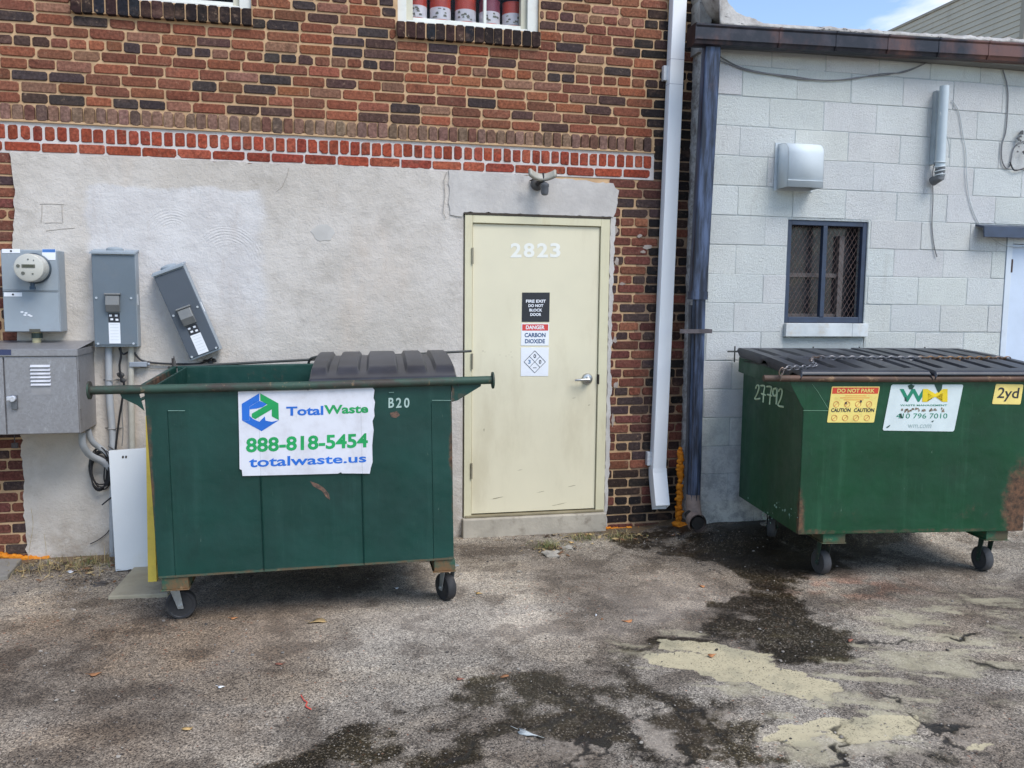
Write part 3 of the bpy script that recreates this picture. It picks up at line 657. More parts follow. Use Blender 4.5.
# ================================================================ BLOCK BUILDING
kb = thing('block_building', 'low pale painted concrete block building with barred window at the right', 'building', (4, Y_BLK, 0))
t = NT('painted_block')
colr = t.attr('Col', 'Color')
base = t.mix(t.ramp(t.noise(3, 6, .65), .3, .7, 0, .5), colr, t.mix(1., colr, C(232, 232, 234), 'MULTIPLY'))
base = t.mix(t.ramp(t.noise(2.6, 7, .7, t.co((2.2, 1, .35))), .56, .78, 0, .3), base, C(168, 164, 152))
base = t.mix(t.ramp(t.noise(34, 6, .8), .62, .72, 0, .55), base, C(132, 134, 136))
base = t.mix(t.ramp(t.noise(90, 3, .8), .6, .72, 0, .45), base, C(150, 154, 156))
base = t.mix(t.ramp(t.noise(9, 6, .75, t.co((1, 1, .25), (2, 0, 5))), .58, .75, 0, .4), base, C(158, 154, 150))
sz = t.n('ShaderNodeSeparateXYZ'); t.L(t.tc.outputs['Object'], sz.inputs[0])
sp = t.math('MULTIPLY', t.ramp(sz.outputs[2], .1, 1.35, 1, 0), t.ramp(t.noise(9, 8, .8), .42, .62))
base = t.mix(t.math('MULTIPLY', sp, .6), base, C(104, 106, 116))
t.bump(t.noise(48, 6, .9), 1.0, .016); t.bump(t.vor(110, 'F1'), .25, .003)
M_BLOCK = t.out(base, .62, 0, .35)
WB = dict(x0=PY(788.5, 219.5, Y_BLK).x, x1=2.862, z0=1.525, z1=2.257)
DX0 = PY(1003, 300, Y_BLK).x; DZ1 = PY(1010, 237, Y_BLK).z
mb = MB(); BZ = .2032; Z_EAVE = 3.40; XBR = 8.0; jz0 = 1.458; kmin = -8
pcl = [(5, C(218, 220, 216)), (2, C(221, 222, 218)), (2, C(215, 218, 214))]
def pcol():
    c = pal(pcl); k = random.uniform(.985, 1.015); b_ = pcl[0][1]; return tuple(.75*u*k+.25*v for u, v in zip(b_[:3], c[:3]))+(1,)
def blk(x0, x1, z0, z1):
    # keep blocks clear of window and door openings
    segs = [(x0, x1)]
    for a, b, c, d in ((WB['x0'], WB['x1'], WB['z0']-.099, WB['z1']), (DX0, DX0+1.0, -1, DZ1)):
        if z1-.02 > c and z0+.02 < d:
            n = []
            for u, v in segs:
                if v <= a or u >= b: n.append((u, v))
                else:
                    if u < a: n.append((u, a))
                    if v > b: n.append((b, v))
            segs = n
    for u, v in segs:
        if v-u > .02: brick(mb, u+.0016, v-.0016, z0+.0016, min(z1, Z_EAVE)-.0016, Y_BLK, pcol(), depth=.03, r=.004, dy=.002, jit=.9)
for k in range(-8, 10):
    z0 = jz0+k*BZ; ph = 3.087-.4215*20 if k % 2 == 0 else 3.304-.4215*20
    x = ph
    while x < XBR:
        a, b = max(x, X_BLK+.001), min(x+.4215, XBR)
        if b-a > .02: blk(a, b, z0, z0+BZ)
        x += .4215
# window course trim handled by sill; body behind the blocks
mb.build('painted_blocks', M_BLOCK, kb)
mb = MB(); yb2 = Y_BLK+.0035; bc = C(190, 196, 195)
def bx(x0, x1, z0, z1, y0=yb2, y1=Y_BLK+.2):
    n0 = len(mb.f); mb.box(x0, x1, y0, y1, z0, z1); 
    for i in range(n0, len(mb.f)): mb.c[i] = bc
    mb.usecol = True
bx(X_BLK+.004, XBR, WB['z1'], Z_EAVE); bx(X_BLK+.004, WB['x0'], -.3, WB['z1']-.001); bx(WB['x1'], DX0, -.3, WB['z1']-.001); bx(DX0+.002, DX0+.998, DZ1, WB['z1']-.001); bx(DX0+1, XBR, -.3, WB['z1']-.001)
bx(WB['x0'], WB['x1'], -.3, WB['z0']-.099)
# side return against the brick building, rough whitewash
mb.build('block_wall_core', M_BLOCK, kb)
t = NT('flaking_whitewash'); base = t.mix(t.ramp(t.noise(16, 7, .75), .35, .62), C(138, 130, 124), C(204, 202, 200)); 
t.bump(t.noise(24, 6, .7), .8, .02); MW = t.out(base, .9, 0, .2)
mb = MB(); nz_ = 130; ny_ = 12; vs = []; fs = []
for i in range(nz_+1):
    z = -.1+(3.64)*i/nz_
    for j in range(ny_+1):
        y = Y_BLK+.003+(.31)*j/ny_
        d = .012*noise.noise(V((y*14, z*9, 2)))+.008*noise.noise(V((y*40, z*30, 5)))-.012
        if j > ny_-3: d -= .012*(1+noise.noise(V((3, z*20, 5))))
        vs.append(V((X_BLK-abs(d)*.5, y, z)))
for i in range(nz_):
    for j in range(ny_):
        a = i*(ny_+1)+j; fs.append((a, a+1, a+ny_+2, a+ny_+1))
mb.add(vs, fs); mb.build('whitewashed_return', MW, kb, smooth='all')
mb = MB(); mb.box(X_BLK+.3, X_BLK+.302, Y_BLK+.21, 6.5, -.3, 3.45); mb.box(X_BLK+.302, XBR, 6.3, 6.5, -.3, 3.45); mb.box(XBR-.2, XBR, Y_BLK+.21, 6.29, -.3, 3.45)
mb.build('rear_walls', M_BLOCK, kb)
# roof: slopes slightly, ragged membrane edge
t = NT('weathered_roof_edge'); base = t.mix(t.ramp(t.noise(9, 7, .7), .3, .75), C(186, 183, 178), C(140, 134, 128)); base = t.mix(t.ramp(t.noise(22, 6, .8, t.co((.5, 1, 1))), .58, .66), base, C(48, 44, 42))
t.bump(t.noise(30, 5), .5, .01); M_ROOF = t.out(base, .9, 0, .2)
g0, g1 = PY(700, 24, -.46), PY(1024, 44, -.46)
gt = lambda x: g0.z+(g1.z-g0.z)*(x-g0.x)/(g1.x-g0.x)       # top of the gutter follows the eave
mb = MB(); vs = []; fs = []; n = 420; xa, xb = X_BLK-.03, XBR+.1
prof = [(-.465, .006), (-.462, .018), (-.44, .036), (-.40, .050), (-.2, .075), (6.6, .13)]
for i in range(n+1):
    x = xa+(xb-xa)*i/n; hz = gt(x)
    r1 = .012*noise.noise(V((x*9, 0, 0)))+.009*noise.noise(V((x*31, 4, 0)))
    extra = .13*max(0, 1-(x-xa)/.34)**1.4+.12*max(0, 1-(x-xa)/.10)**2
    for j, (y, dz) in enumerate(prof): vs.append(V((x, y+(r1*.7 if j < 2 else 0), hz+dz+(r1 if j in (1, 2) else 0)*(1+j*.2)+(extra if j > 1 else 0))))
m_ = len(prof)
for i in range(n):
    for j in range(m_-1): a = i*m_+j; fs.append((a, a+m_, a+m_+1, a+1))
mb.add(vs, fs); mb.build('roof_membrane', M_ROOF, kb, smooth=True, solid=.015)
mb = MB(); mb.box(X_BLK+.01, XBR, -.40, Y_BLK+.2, Z_EAVE+.001, Z_EAVE+.035); mb.build('soffit', paint('soffit_paint', C(120, 118, 112), .8, dirt=C(60, 56, 52), dirt_amt=.5), kb)
mb = MB(); q_ = [V((X_BLK-.03, 0, 3.4)), V((X_BLK+.06, 0, 3.4)), V((X_BLK+.055, 0, 3.62)), V((X_BLK+.03, 0, 3.75)), V((X_BLK+.012, 0, 4.3)), V((X_BLK-.03, 0, 4.3))]
mb.prism([V((p.x, -.14, p.z)) for p in ragged(q_, .04, .008, 6)], (0, .16, 0)); mb.build('corner_flashing', M_ROOF, kb)
# block window: blue steel guard frame, mesh, sash, sill
M_BLU = paint('slate_blue_paint', C(46, 58, 78), .5, var=.15, scale=14, dirt=C(40, 44, 54), dirt_amt=.5, dscale=12)
x0, x1, z0, z1 = WB['x0'], WB['x1'], WB['z0'], WB['z1']
mb = MB(); fw = .036; ya, yc = Y_BLK+.012, Y_BLK+.05
mb.box(x0, x0+fw, ya, yc, z0, z1); mb.box(x1-fw, x1, ya, yc, z0, z1); mb.box(x0+fw, x1-fw, ya, yc, z1-fw, z1); mb.box(x0+fw, x1-fw, ya, yc, z0, z0+fw*1.2)
xm = PY(824.5, 270, Y_BLK).x; mb.box(xm-.017, xm+.017, ya-.004, yc-.004, z0+fw*1.2, z1-fw)
win = mb.build('window', M_BLU, kb, bevel=.003); win['label'] = 'slate blue framed window behind diamond steel mesh'
mb = MB(); cw, ch = .036, .058; nx_ = int((x1-x0-2*fw)/cw)+1; nzz = int((z1-z0-2*fw)/ch)+2
bx0, bz0, bx1, bz1 = x0+fw*.6, z0+fw, x1-fw*.6, z1-fw*.6
for i in range(-1, nx_*2+2):
    for sgn in (0, 1):
        pts = []
        k = 0; z = bz0
        while z <= bz1+.001:
            xx = bx0+i*cw/2+((k+sgn) % 2)*cw/2
            pts.append(V((xx, Y_BLK+.042+sgn*.002, z))); k += 1; z += ch/2
        if sgn != i % 2: continue
        if pts[0].x < bx0-.001 or max(p.x for p in pts) > bx1+.001: continue
        mb.tube(pts, .0018, 4, 0)
mb.build('security_mesh', paint('rusty_mesh', C(112, 92, 86), .7, .3, var=.3, scale=30), win)
mb = MB(); yw = Y_BLK+.10
mb.box(x0, x1-.17, yw, yw+.03, z0+.33, z0+.36); mb.box(x0, x1-.17, yw, yw+.03, z0+.035, z0+.065); mb.box(x1-.175, x1-.135, yw-.02, yw+.03, z0+.03, z1-.10); mb.box(x0, x0+.02, yw, yw+.03, z0, z1)
mb.build('sash', paint('sash_taupe', C(96, 90, 88), .7, var=.2, scale=20), win)
mb = MB(); mb.box(x0, x1, yw+.02, yw+.024, z0, z1); mb.build('pane', paint('dark_room_glass', C(40, 40, 45), .25, var=.25, scale=5), win)  # opaque pane, the dark room behind it is put into its colour
mb = MB(); mb.box(x0-.001, x0+.0, ya, yw, z0, z1); mb.box(x1, x1+.001, ya, yw, z0, z1); mb.build('reveal', M_BLOCK, win)
mb = MB(); a, b = PY(783, 341, Y_BLK), PY(865, 341, Y_BLK); mb.box(a.x, a.x+(b.x-a.x)*.80, Y_BLK-.035, Y_BLK+.12, z0-.098, z0-.002); mb.box(a.x+(b.x-a.x)*.803, b.x, Y_BLK-.033, Y_BLK+.12, z0-.099, z0-.003)
mb.build('window_sill', paint('sill_paint', C(196, 200, 200), .6, dirt=C(168, 140, 92), dirt_amt=.6, dscale=7, bump=.3), kb, bevel=.004)
# side door at the right edge
MD2 = paint('pale_door_paint', C(190, 202, 218), .5, var=.04)
mb = MB(); mb.box(DX0+.002, DX0+.052, Y_BLK-.006, Y_BLK+.1, -.05, DZ1-.002); mb.box(DX0+.948, DX0+.998, Y_BLK-.006, Y_BLK+.1, -.05, DZ1-.002); mb.box(DX0+.052, DX0+.948, Y_BLK-.006, Y_BLK+.1, DZ1-.05, DZ1-.002)
mb.build('door_frame', paint('pale_frame_paint', C(196, 204, 212), .5, var=.05, dirt=C(120, 110, 100), dirt_amt=.3), kb, bevel=.002)
mb = MB(); mb.box(DX0+.056, DX0+.944, Y_BLK+.014, Y_BLK+.05, .02, DZ1-.054); d2 = mb.build('door', MD2, kb)
p = PY(1018, 266, Y_BLK); mb = MB(); mb.cyl(V((DX0+.054, Y_BLK-.002, p.z-.05)), V((DX0+.054, Y_BLK-.002, p.z+.05)), .009, 10); mb.build('hinge', paint('rust_hinge', C(76, 56, 52), .7, .3), d2)
mb = MB(); mb.cyl(V((DX0+.054, Y_BLK-.002, .45)), V((DX0+.054, Y_BLK-.002, .55)), .009, 10); mb.build('hinge', paint('rust_hinge', C(76, 56, 52), .7, .3), d2)
# blue rain hood over the door
p0, p1 = PY(985, 232, Y_BLK), PY(1024, 232, Y_BLK); mb = MB(); za, zb = PY(990, 226, Y_BLK-.1).z, PY(990, 237, Y_BLK-.1).z
xh0 = PY(984, 230, Y_BLK-.09).x
q = [V((xh0, Y_BLK+.0, za+.02)), V((xh0, Y_BLK-.09, za)), V((xh0, Y_BLK-.10, zb)), V((xh0, Y_BLK-.088, zb)), V((xh0, Y_BLK-.078, za-.012)), V((xh0, Y_BLK+.0, za+.005))]
mb.prism(q, (1.25, 0, 0)); o = mb.build('rain_hood', M_BLU, None, bevel=.002); tag(o, 'slate blue metal rain hood jutting over the pale side door', 'rain hood')
# ================================================================ HOUSE BEYOND
hx = 10.75
hh = thing('siding_house', 'beige lap sided house rising behind the low block roof', 'house', (hx, 9, 0))
ze = (PX(905, 28, hx).z+PX(955, 0, hx).z)/2
ny0 = PX(1021, 30, hx).y
mb = MB(); z = ze
vs = []
while z > 1.5:
    mb.prism([V((hx-.004, ny0, z)), V((hx-.018, ny0, z-.098)), V((hx+.02, ny0, z-.098)), V((hx+.02, ny0, z))], (0, 16, 0)); z -= .1
mb.build('siding_wall', paint('beige_siding', C(198, 188, 168), .7, var=.05, scale=1.5, streak=.3, dirt=C(140, 130, 112), dirt_amt=.25), hh)
mb = MB(); mb.box(hx+.021, hx+8, ny0+.01, ny0+16, 0, ze-.02); mb.build('wall', paint('beige_wall', C(170, 160, 140), .7), hh)
mb = MB(); mb.box(hx-.03, hx+.06, ny0-.1, ny0-.001, 0, ze); mb.build('corner_trim', paint('beige_trim', C(160, 150, 132), .6), hh)
mb = MB(); mb.box(hx-.03, hx+8.1, ny0-.15, ny0+16.1, ze+.002, ze+.05); mb.build('roof', paint('roof_trim', C(166, 156, 138), .7), hh)
# ================================================================ GUTTER AND DOWNSPOUTS
t = NT('patinated_copper')
n = t.noise(1.6, 5, .6, t.co((1, 1, .6), (9.3, 0, 0))); base = t.mix(t.ramp(n, .47, .62), C(34, 36, 44), C(104, 72, 64)); base = t.mix(t.ramp(t.noise(9, 6, .7), .45, .7, 0, .6), base, C(66, 62, 68))
base = t.mix(t.ramp(t.noise(30, 5, .7), .62, .75, 0, .5), base, C(40, 40, 46)); t.bump(t.noise(20, 4), .15, .006)
M_COP = t.out(base, .45, .35, .5)
gu = thing('gutter', 'dark patinated box gutter along the block building eave', 'gutter', (g0.x, -.46, 3.4))
mb = MB(); gx0 = PY(697, 30, -.48).x; gx1 = XBR
def gprof(x):
    h = gt(x); return [V((x, y, h+dz)) for y, dz in ((-.335, .0), (-.335, -.115), (-.40, -.125), (-.445, -.118), (-.452, -.100), (-.462, -.092), (-.462, -.018), (-.47, -.006), (-.47, .004), (-.458, .004), (-.455, -.02), (-.455, -.088), (-.345, -.108), (-.345, 0))]
k = 14
a, b = gprof(gx0), gprof(gx1); m_ = len(a)
mb.add(a+b, [(i, (i+1) % m_, (i+1) % m_+m_, i+m_) for i in range(m_)]+[tuple(range(m_))]); mb.build('trough', M_COP, gu)
mb = MB(); h = gt(gx0); mb.prism([V((gx0-.004, y, h+dz)) for y, dz in ((-.33, .004), (-.33, -.118), (-.40, -.128), (-.448, -.121), (-.466, -.095), (-.466, -.015), (-.474, .006))], (.008, 0, 0)); mb.build('end_cap', M_COP, gu)
for px in (837, 889, 940, 990, 780, 1040, 1090, 1140):
    x = PY(px, 40, -.46).x; mb = MB(); h = gt(x); mb.prism([V((x-.008, y, h+dz)) for y, dz in ((-.44, -.121), (-.449, -.122), (-.4655, -.094), (-.4655, -.018), (-.474, -.006), (-.474, .007), (-.458, .007), (-.46, -.09), (-.44, -.115))], (.016, 0, 0)); mb.build('joint_strap', M_COP, gu)
# blue downspout
t = NT('blue_patina_sheen'); c1 = t.co((1, 1, .12)); base = t.mix(t.ramp(t.noise(22, 5, .65, c1), .38, .68), C(26, 32, 46), C(76, 90, 118)); base = t.mix(t.ramp(t.noise(6, 6, .7, t.co((1, 1, .5), (2, 2, 0))), .58, .74, 0, .6), base, C(74, 62, 70))  # patina, with lighter streaks that put a blue sheen into the colour
base = t.mix(t.ramp(t.noise(30, 5, .7, t.co((1, 1, .15))), .6, .75, 0, .5), base, C(40, 42, 50)); t.bump(t.noise(25, 3, .5, c1), .2, .004); M_PIPE = t.out(base, .42, .25, .5)
bd = thing('blue_downspout', 'dark blue square downspout at the corner of the block building', 'downspout', (1.62, -.37, 0))
yp = -.375
def pc_(l, r, y): a, b = PY(l, y, yp), PY(r, y, yp); return a, b
t0, t1 = PY(703.5, 43, yp-.0), PY(719.5, 43, yp); m0, m1 = PY(689, 298, yp), PY(706, 298, yp); e0, e1 = PY(686, 497, yp), PY(700.5, 497, yp)
def rectube(mb, A, B, hw, hd, r=.012, m=0):
    """rounded rectangular tube between two centres, vertical-ish"""
    pts = []
    for cx, cy, s0 in ((hw-r, hd-r, 0), (-hw+r, hd-r, 90), (-hw+r, -hd+r, 180), (hw-r, -hd+r, 270)):
        for k in range(5):
            q = math.radians(s0+k*22.5); pts.append((cx+r*math.cos(q), cy+r*math.sin(q)))
    n = len(pts); vs = [V((A.x+a, A.y+b, A.z)) for a, b in pts]+[V((B.x+a, B.y+b, B.z)) for a, b in pts]
    mb.add(vs, [(i, (i+1) % n, (i+1) % n+n, i+n) for i in range(n)]+[tuple(range(n)), tuple(range(n, 2*n))], m)
mid = lambda a, b: (a+b)/2
A = mid(t0, t1); B = mid(m0, m1); E_ = mid(e0, e1)
mb = MB(); hw = (t1.x-t0.x)/2*.97; rectube(mb, A, B, hw, .038); mb.build('upper_pipe', M_PIPE, bd, smooth=True)
mb = MB(); rectube(mb, B+V((0, 0, .045)), B-V((0, 0, .01)), hw+.006, .044, .016); mb.build('collar', M_PIPE, bd, smooth=True)
# fluted lower pipe
mb = MB(); pr = []
for k in range(48):
    q = 2*math.pi*k/48; r = .044+.0045*math.cos(8*q); pr.append((r*math.cos(q), r*math.sin(q)*.85))
A2 = B-V((-.012, 0, -.01)); n = 48; vs = [A2+V((a, b, 0)) for a, b in pr]+[E_+V((.006+a, b, -.02)) for a, b in pr]
mb.add(vs, [(i, (i+1) % n, (i+1) % n+n, i+n) for i in range(n)]); mb.build('lower_pipe', M_PIPE, bd, smooth=True)
mb = MB(); zz = PY(700, 331, yp).z; c = (A2*.85+E_*.15); 
mb.box(PY(677, 331, yp).x, PY(709, 331, yp).x, -.425, -.418, zz-.014, zz+.014); mb.box(PY(709, 331, yp).x-.008, PY(709, 331, yp).x, -.418, -.305, zz-.014, zz+.014); mb.build('strap', paint('strap_rust', C(86, 80, 82), .7, .3, var=.3, scale=30), bd)
# old thin iron pipe beside it (left, dark)
mb = MB(); a = PY(691, 305, -.34); b = PY(686, 500, -.34); mb.tube([a, (a+b)/2+V((.004, 0, 0)), b], .016, 10); mb.build('back_pipe', paint('iron_grey', C(70, 70, 76), .7, .2, var=.3, scale=12), bd, smooth=True)
# clay drain elbow
o_ = PY(698, 523.5, -.515); mb = MB(); R_ = .052
mb.tube([V((E_.x+.004, -.365, E_.z+.02)), V((E_.x+.004, -.365, E_.z-.05)), V((E_.x+.004, -.39, o_.z+.03)), V((o_.x, -.44, o_.z+.004)), V((o_.x, -.51, o_.z))], [.05, .052, .054, .054, .056], 24, cap=False)
mb.tube([V((o_.x, -.515, o_.z)), V((o_.x, -.50, o_.z)), V((o_.x, -.475, o_.z))], [.064, .068, .064], 24, cap=False)
mb.tube([V((o_.x, -.513, o_.z)), V((o_.x, -.42, o_.z+.005)), V((o_.x, -.38, o_.z+.04))], [.045, .044, .04], 20, 1, cap=True)
o = mb.build('drain_elbow', [paint('clay_iron', C(118, 104, 98), .7, .1, var=.3, scale=18, dirt=C(56, 48, 44), dirt_amt=.6, bump=.5, fine=40), paint('drain_dark', C(16, 14, 14), .8)], None, smooth=True)
tag(o, 'short dark drain elbow with round mouth under the blue downspout', 'drain pipe')
# white downspout
wd = thing('white_downspout', 'long white square downspout on the brick corner', 'downspout', (1.3, -.05, 0))
t = NT('white_enamel'); base = t.mix(t.ramp(t.noise(2, 4, .5, t.co((1, 1, .2))), .3, .7), C(236, 238, 240), C(242, 243, 244)); base = t.mix(t.ramp(t.noise(12, 6, .7, t.co((1, 1, .3))), .62, .8, 0, .25), base, C(160, 158, 156)); MWD = t.out(base, .5, 0, .5)
yw_ = -.09; T0, T1 = PY(671.5, 2, yw_), PY(689, 2, yw_); Q0, Q1 = PY(652.3, 470, yw_), PY(667.2, 470, yw_)
d = (mid(Q0, Q1)-mid(T0, T1)); A = mid(T0, T1)-d*.35; B = mid(T0, T1)+d*(PY(660, 338, 0).z*0+.0)
hw = .0515
mb = MB(); rectube(mb, A+V((0, .04, 0)), mid(Q0, Q1)+V((0, .04, 0)), hw, .038, .006); mb.build('pipe', MWD, wd, smooth=True)
# seams
for py in (60, 85):
    c = PY(680, py, yw_); s_ = mid(T0, T1)+d*((c.z-T0.z)/d.z); mb = MB(); rectube(mb, V((s_.x, s_.y+.04, s_.z-.0015)), V((s_.x, s_.y+.04, s_.z+.0015)), hw+.001, .039, .006); mb.build('seam', paint('seam_grey', C(176, 178, 184), .5), wd)
c = mid(Q0, Q1); mb = MB(); n = 4; hw2 = hw+.003
pa = [(c.x-hw2, -.09, c.z+.01), (c.x+hw2, -.09, c.z+.01), (c.x+hw2, -.010, c.z+.01), (c.x-hw2, -.010, c.z+.01)]
lo = PY(660, 505, -.15); pb = [(c.x-hw2+.0, -.165, lo.z+.0), (c.x+hw2, -.165, lo.z+.0), (c.x+hw2, -.095, lo.z-.045), (c.x-hw2, -.095, lo.z-.045)]
pm = [(c.x-hw2, -.094, c.z-.02), (c.x+hw2, -.094, c.z-.02), (c.x+hw2, -.012, c.z-.055), (c.x-hw2, -.012, c.z-.055)]
mb.add([V(p) for p in pa+pm+pb], [(i, (i+1) % 4, (i+1) % 4+4, i+4) for i in range(4)]+[(i+4, (i+1) % 4+4, (i+1) % 4+8, i+8) for i in range(4)]); mb.build('elbow', MWD, wd, bevel=.003, solid=.002)
for py in (75, 458):
    c2 = PY(660, py, 0); s_ = mid(T0, T1)+d*((c2.z-T0.z)/d.z); mb = MB(); mb.box(s_.x-hw-.03, s_.x-hw+.01, -.045, -.006, s_.z-.05, s_.z+.05); mb.build('wall_bracket', paint('bracket_white', C(196, 198, 200), .5, dirt=C(120, 110, 104), dirt_amt=.5, dscale=20), wd, bevel=.002)
# ================================================================ WALL EQUIPMENT, LEFT
M_GREY = paint('light_grey_enamel', C(142, 151, 158), .42, var=.05, scale=4, dirt=C(130, 124, 118), dirt_amt=.2, dscale=7)
M_GRY2 = paint('mid_grey_enamel', C(98, 109, 118), .42, var=.06, scale=4, dirt=C(124, 122, 120), dirt_amt=.2, dscale=7)
M_GRY3 = paint('dark_grey_enamel', C(74, 81, 90), .42, var=.05, scale=4)
mt = thing('electric_meter_box', 'light grey electric meter box with round glass meter on stucco', 'meter box', (PY(30, 332, 0).x, 0, 1.4))
yf = -.17; bl, br, tl, tr = PY(4, 332, yf), PY(60.5, 331, yf), PY(-1, 249, yf), PY(57, 248, yf)
x0, x1, z0, z1 = bl.x, (br.x+tr.x)/2, bl.z, tl.z
zs = PY(30, 291, yf).z
mb = MB(); mb.box(x0, x1, yf+.012, -.016, z0, z1); mb.build('enclosure', M_GREY, mt, bevel=.006)
mb = MB(); mb.box(x0+.003, x1-.003, yf, yf+.012, z0+.003, zs-.004); mb.build('lower_cover', M_GREY, mt, bevel=.004)
mb = MB(); mb.box(x0+.003, x1-.003, yf, yf+.012, zs+.004, z1-.003); mb.box(x0+.003, x1-.003, yf-.004, yf+.01, zs-.003, zs+.003); mb.build('upper_cover', M_GREY, mt, bevel=.004)
cc = PY(27.5, 268, yf-.06); T = Matrix.Translation((cc.x+.022, yf, cc.z)) @ Matrix.Rotation(math.pi/2, 4, 'X')
mb = MB(); mb.lathe([(.092, -.002), (.092, .012), (.086, .016)], T, 40); mb.build('meter_ring', paint('ring_dark', C(66, 76, 84), .4, .5), mt, smooth=True)
mb = MB(); mb.lathe([(.084, .012), (.084, .10), (.080, .112), (.072, .116)], T, 40); meter = mb.build('meter', paint('meter_face', C(188, 186, 176), .25, var=.04), mt, smooth=True)
f0 = V((cc.x+.022, yf-.1175, cc.z)); mb = MB()
mb.box(f0.x-.036, f0.x+.036, f0.y-.001, f0.y+.004, f0.z+.0, f0.z+.02, 0); mb.box(f0.x-.028, f0.x+.028, f0.y-.002, f0.y, f0.z+.004, f0.z+.016, 1)
for dx, dz, r in ((-.055, .01, .010), (-.03, -.032, .010), (.022, -.035, .005), (0, .05, .004), (.03, .045, .003)): mb.cyl(f0+V((dx, .003, dz)), f0+V((dx, -.002, dz)), r, 12, 0)
mb.build('display', [paint('display_dark', C(92, 92, 82), .4), paint('display_lcd', C(66, 70, 56), .2)], meter)
mb = MB(); mb.cyl(f0+V((0, .06, -.085)), f0+V((0, .06, -.115)), .012, 10); mb.box(f0.x-.014, f0.x+.014, f0.y+.05, f0.y+.07, f0.z-.128, f0.z-.108); mb.build('seal_lock', paint('lock_blue', C(38, 62, 84), .4), mt)
def labelplate(parent, nm, pts, Y, mats, th=.001):
    P = pq(Y, *pts); mb = MB(); plate(mb, P, 0, th); return mb, P
for pts in (((2, 247+6), (20, 253), (20, 248+1), (2, 249)), ((4, 296.5), (22, 296.5), (22, 292.5), (4, 292.5))):
    P = pq(yf-.002, *pts); mb = MB(); plate(mb, P, 0); mb.cyl(P[0]*.5+P[2]*.5+V((0, -.0005, 0)), P[0]*.5+P[2]*.5+V((0, -.002, 0)), .006, 10, 1); mb.build('warning_strip', [M_WHT, M_INK], mt)
P = pq(yf-.002, (42, 260), (55.5, 260), (55.5, 249), (42, 249)); mb = MB(); plate(mb, P, 0); mb.prism([p+off*.5 for p in tq(P, .02, .98, .7, .98)], (0, .0006, 0), 1); mb.build('label_sticker', [M_WHT, paint('label_blue', C(64, 112, 176), .5)], mt)
mb = MB()
for px, py in ((22, 312), (25, 315), (29, 315), (31, 316), (26, 313)):
    p = PY(px, py, yf-.001); mb.prism([p+V((math.cos(a)*.01, 0, math.sin(a)*.005)) for a in np.linspace(0, 6.28, 7)[:-1]], (0, -.001, 0))
mb.build('torn_sticker', M_WHT, mt)
mb = MB(); p = PY(35, 331, yf); mb.box(p.x-.03, p.x+.03, yf-.004, yf+.01, p.z-.004, p.z+.012); mb.build('bottom_latch', paint('latch_dark', C(84, 82, 74), .5, .4), mt)
# nipple conduit between meter box and cabinet
ya = -.10; a = PY(37, 333, ya); b = PY(36.5, 349, ya); mb = MB(); mb.cyl(a+V((0, 0, .02)), b-V((0, 0, .02)), .024, 16); mb.cyl(a, a-V((0, 0, .03)), .031, 16, 1)
o = mb.build('conduit_nipple', [paint('yellowed_pvc', C(186, 176, 138), .5), paint('nut_dark', C(60, 72, 68), .5, .5)], None, smooth=True); tag(o, 'short yellowed conduit joining the meter box to the metal cabinet', 'conduit')
# galvanised cabinet
t = NT('galvanised_sheet'); vz = t.n('ShaderNodeTexVoronoi'); vz.inputs['Scale'].default_value = 90; t.L(t.tc.outputs['Object'], vz.inputs[0]); sp_ = t.n('ShaderNodeSeparateColor'); t.L(vz.outputs['Color'], sp_.inputs[0])
base = t.mix(sp_.outputs[0], C(146, 144, 145), C(156, 155, 157)); base = t.mix(t.ramp(t.noise(22, 6, .8, t.co((1, 1, .25))), .55, .66, 0, .4), base, C(196, 196, 200)); base = t.mix(t.ramp(t.noise(7, 5, .6, t.co((1, 1, .3), (4, 4, 4))), .5, .8, 0, .5), base, C(120, 114, 112))
t.bump(sp_.outputs[1], .05, .002); M_GALV = t.out(base, .4, .5, .5)
cb = thing('metal_cabinet', 'dull galvanised two door cabinet hung low at the left edge', 'cabinet', (PY(40, 434, 0).x, 0, .85))
yf = -.40; x1 = (PY(77, 357, yf).x+PY(80.2, 433.5, yf).x)/2; xg = PY(5.3, 400, yf).x; z0, z1 = PY(60, 434, yf).z, PY(60, 347.5, yf).z; x0 = xg-(x1-xg)
mb = MB(); mb.box(x0, x1, yf+.016, -.016, z0, z1-.045); mb.build('case', M_GALV, cb, bevel=.003)
zd = PY(60, 356.5, yf).z
mb = MB(); mb.box(x0-.006, x1+.006, yf-.008, -.014, zd+.004, zd+.042); mb.prism([V((x0-.006, yf-.008, zd+.043)), V((x1+.006, yf-.008, zd+.043)), V((x1+.006, -.014, zd+.075)), V((x0-.006, -.014, zd+.075))], (0, 0, -.003)); mb.build('top_cap', M_GALV, cb, bevel=.002)
for a, b in ((x0+.004, xg-.004), (xg+.004, x1-.004)):
    mb = MB(); mb.box(a, b, yf, yf+.015, z0+.004, zd-.002); dd = mb.build('cabinet_door', M_GALV, cb, bevel=.003)
    lx0 = a+(b-a)*.355; lx1 = a+(b-a)*.63; mb = MB()
    for k in range(6):
        zz = zd-.048-k*.0215; mb.prism([V((lx0, yf, zz)), V((lx0, yf-.011, zz-.013)), V((lx0, yf, zz-.013))], (lx1-lx0, 0, 0))
    mb.build('louvre', paint('louvre_bright', C(200, 200, 204), .4, .3), dd)
    mb = MB(); mb.box(lx0, lx1, yf-.001, yf, zd-.225, zd-.175); mb.build('smudge_plate', paint('plate_tone', C(150, 148, 148), .5, .3), dd)
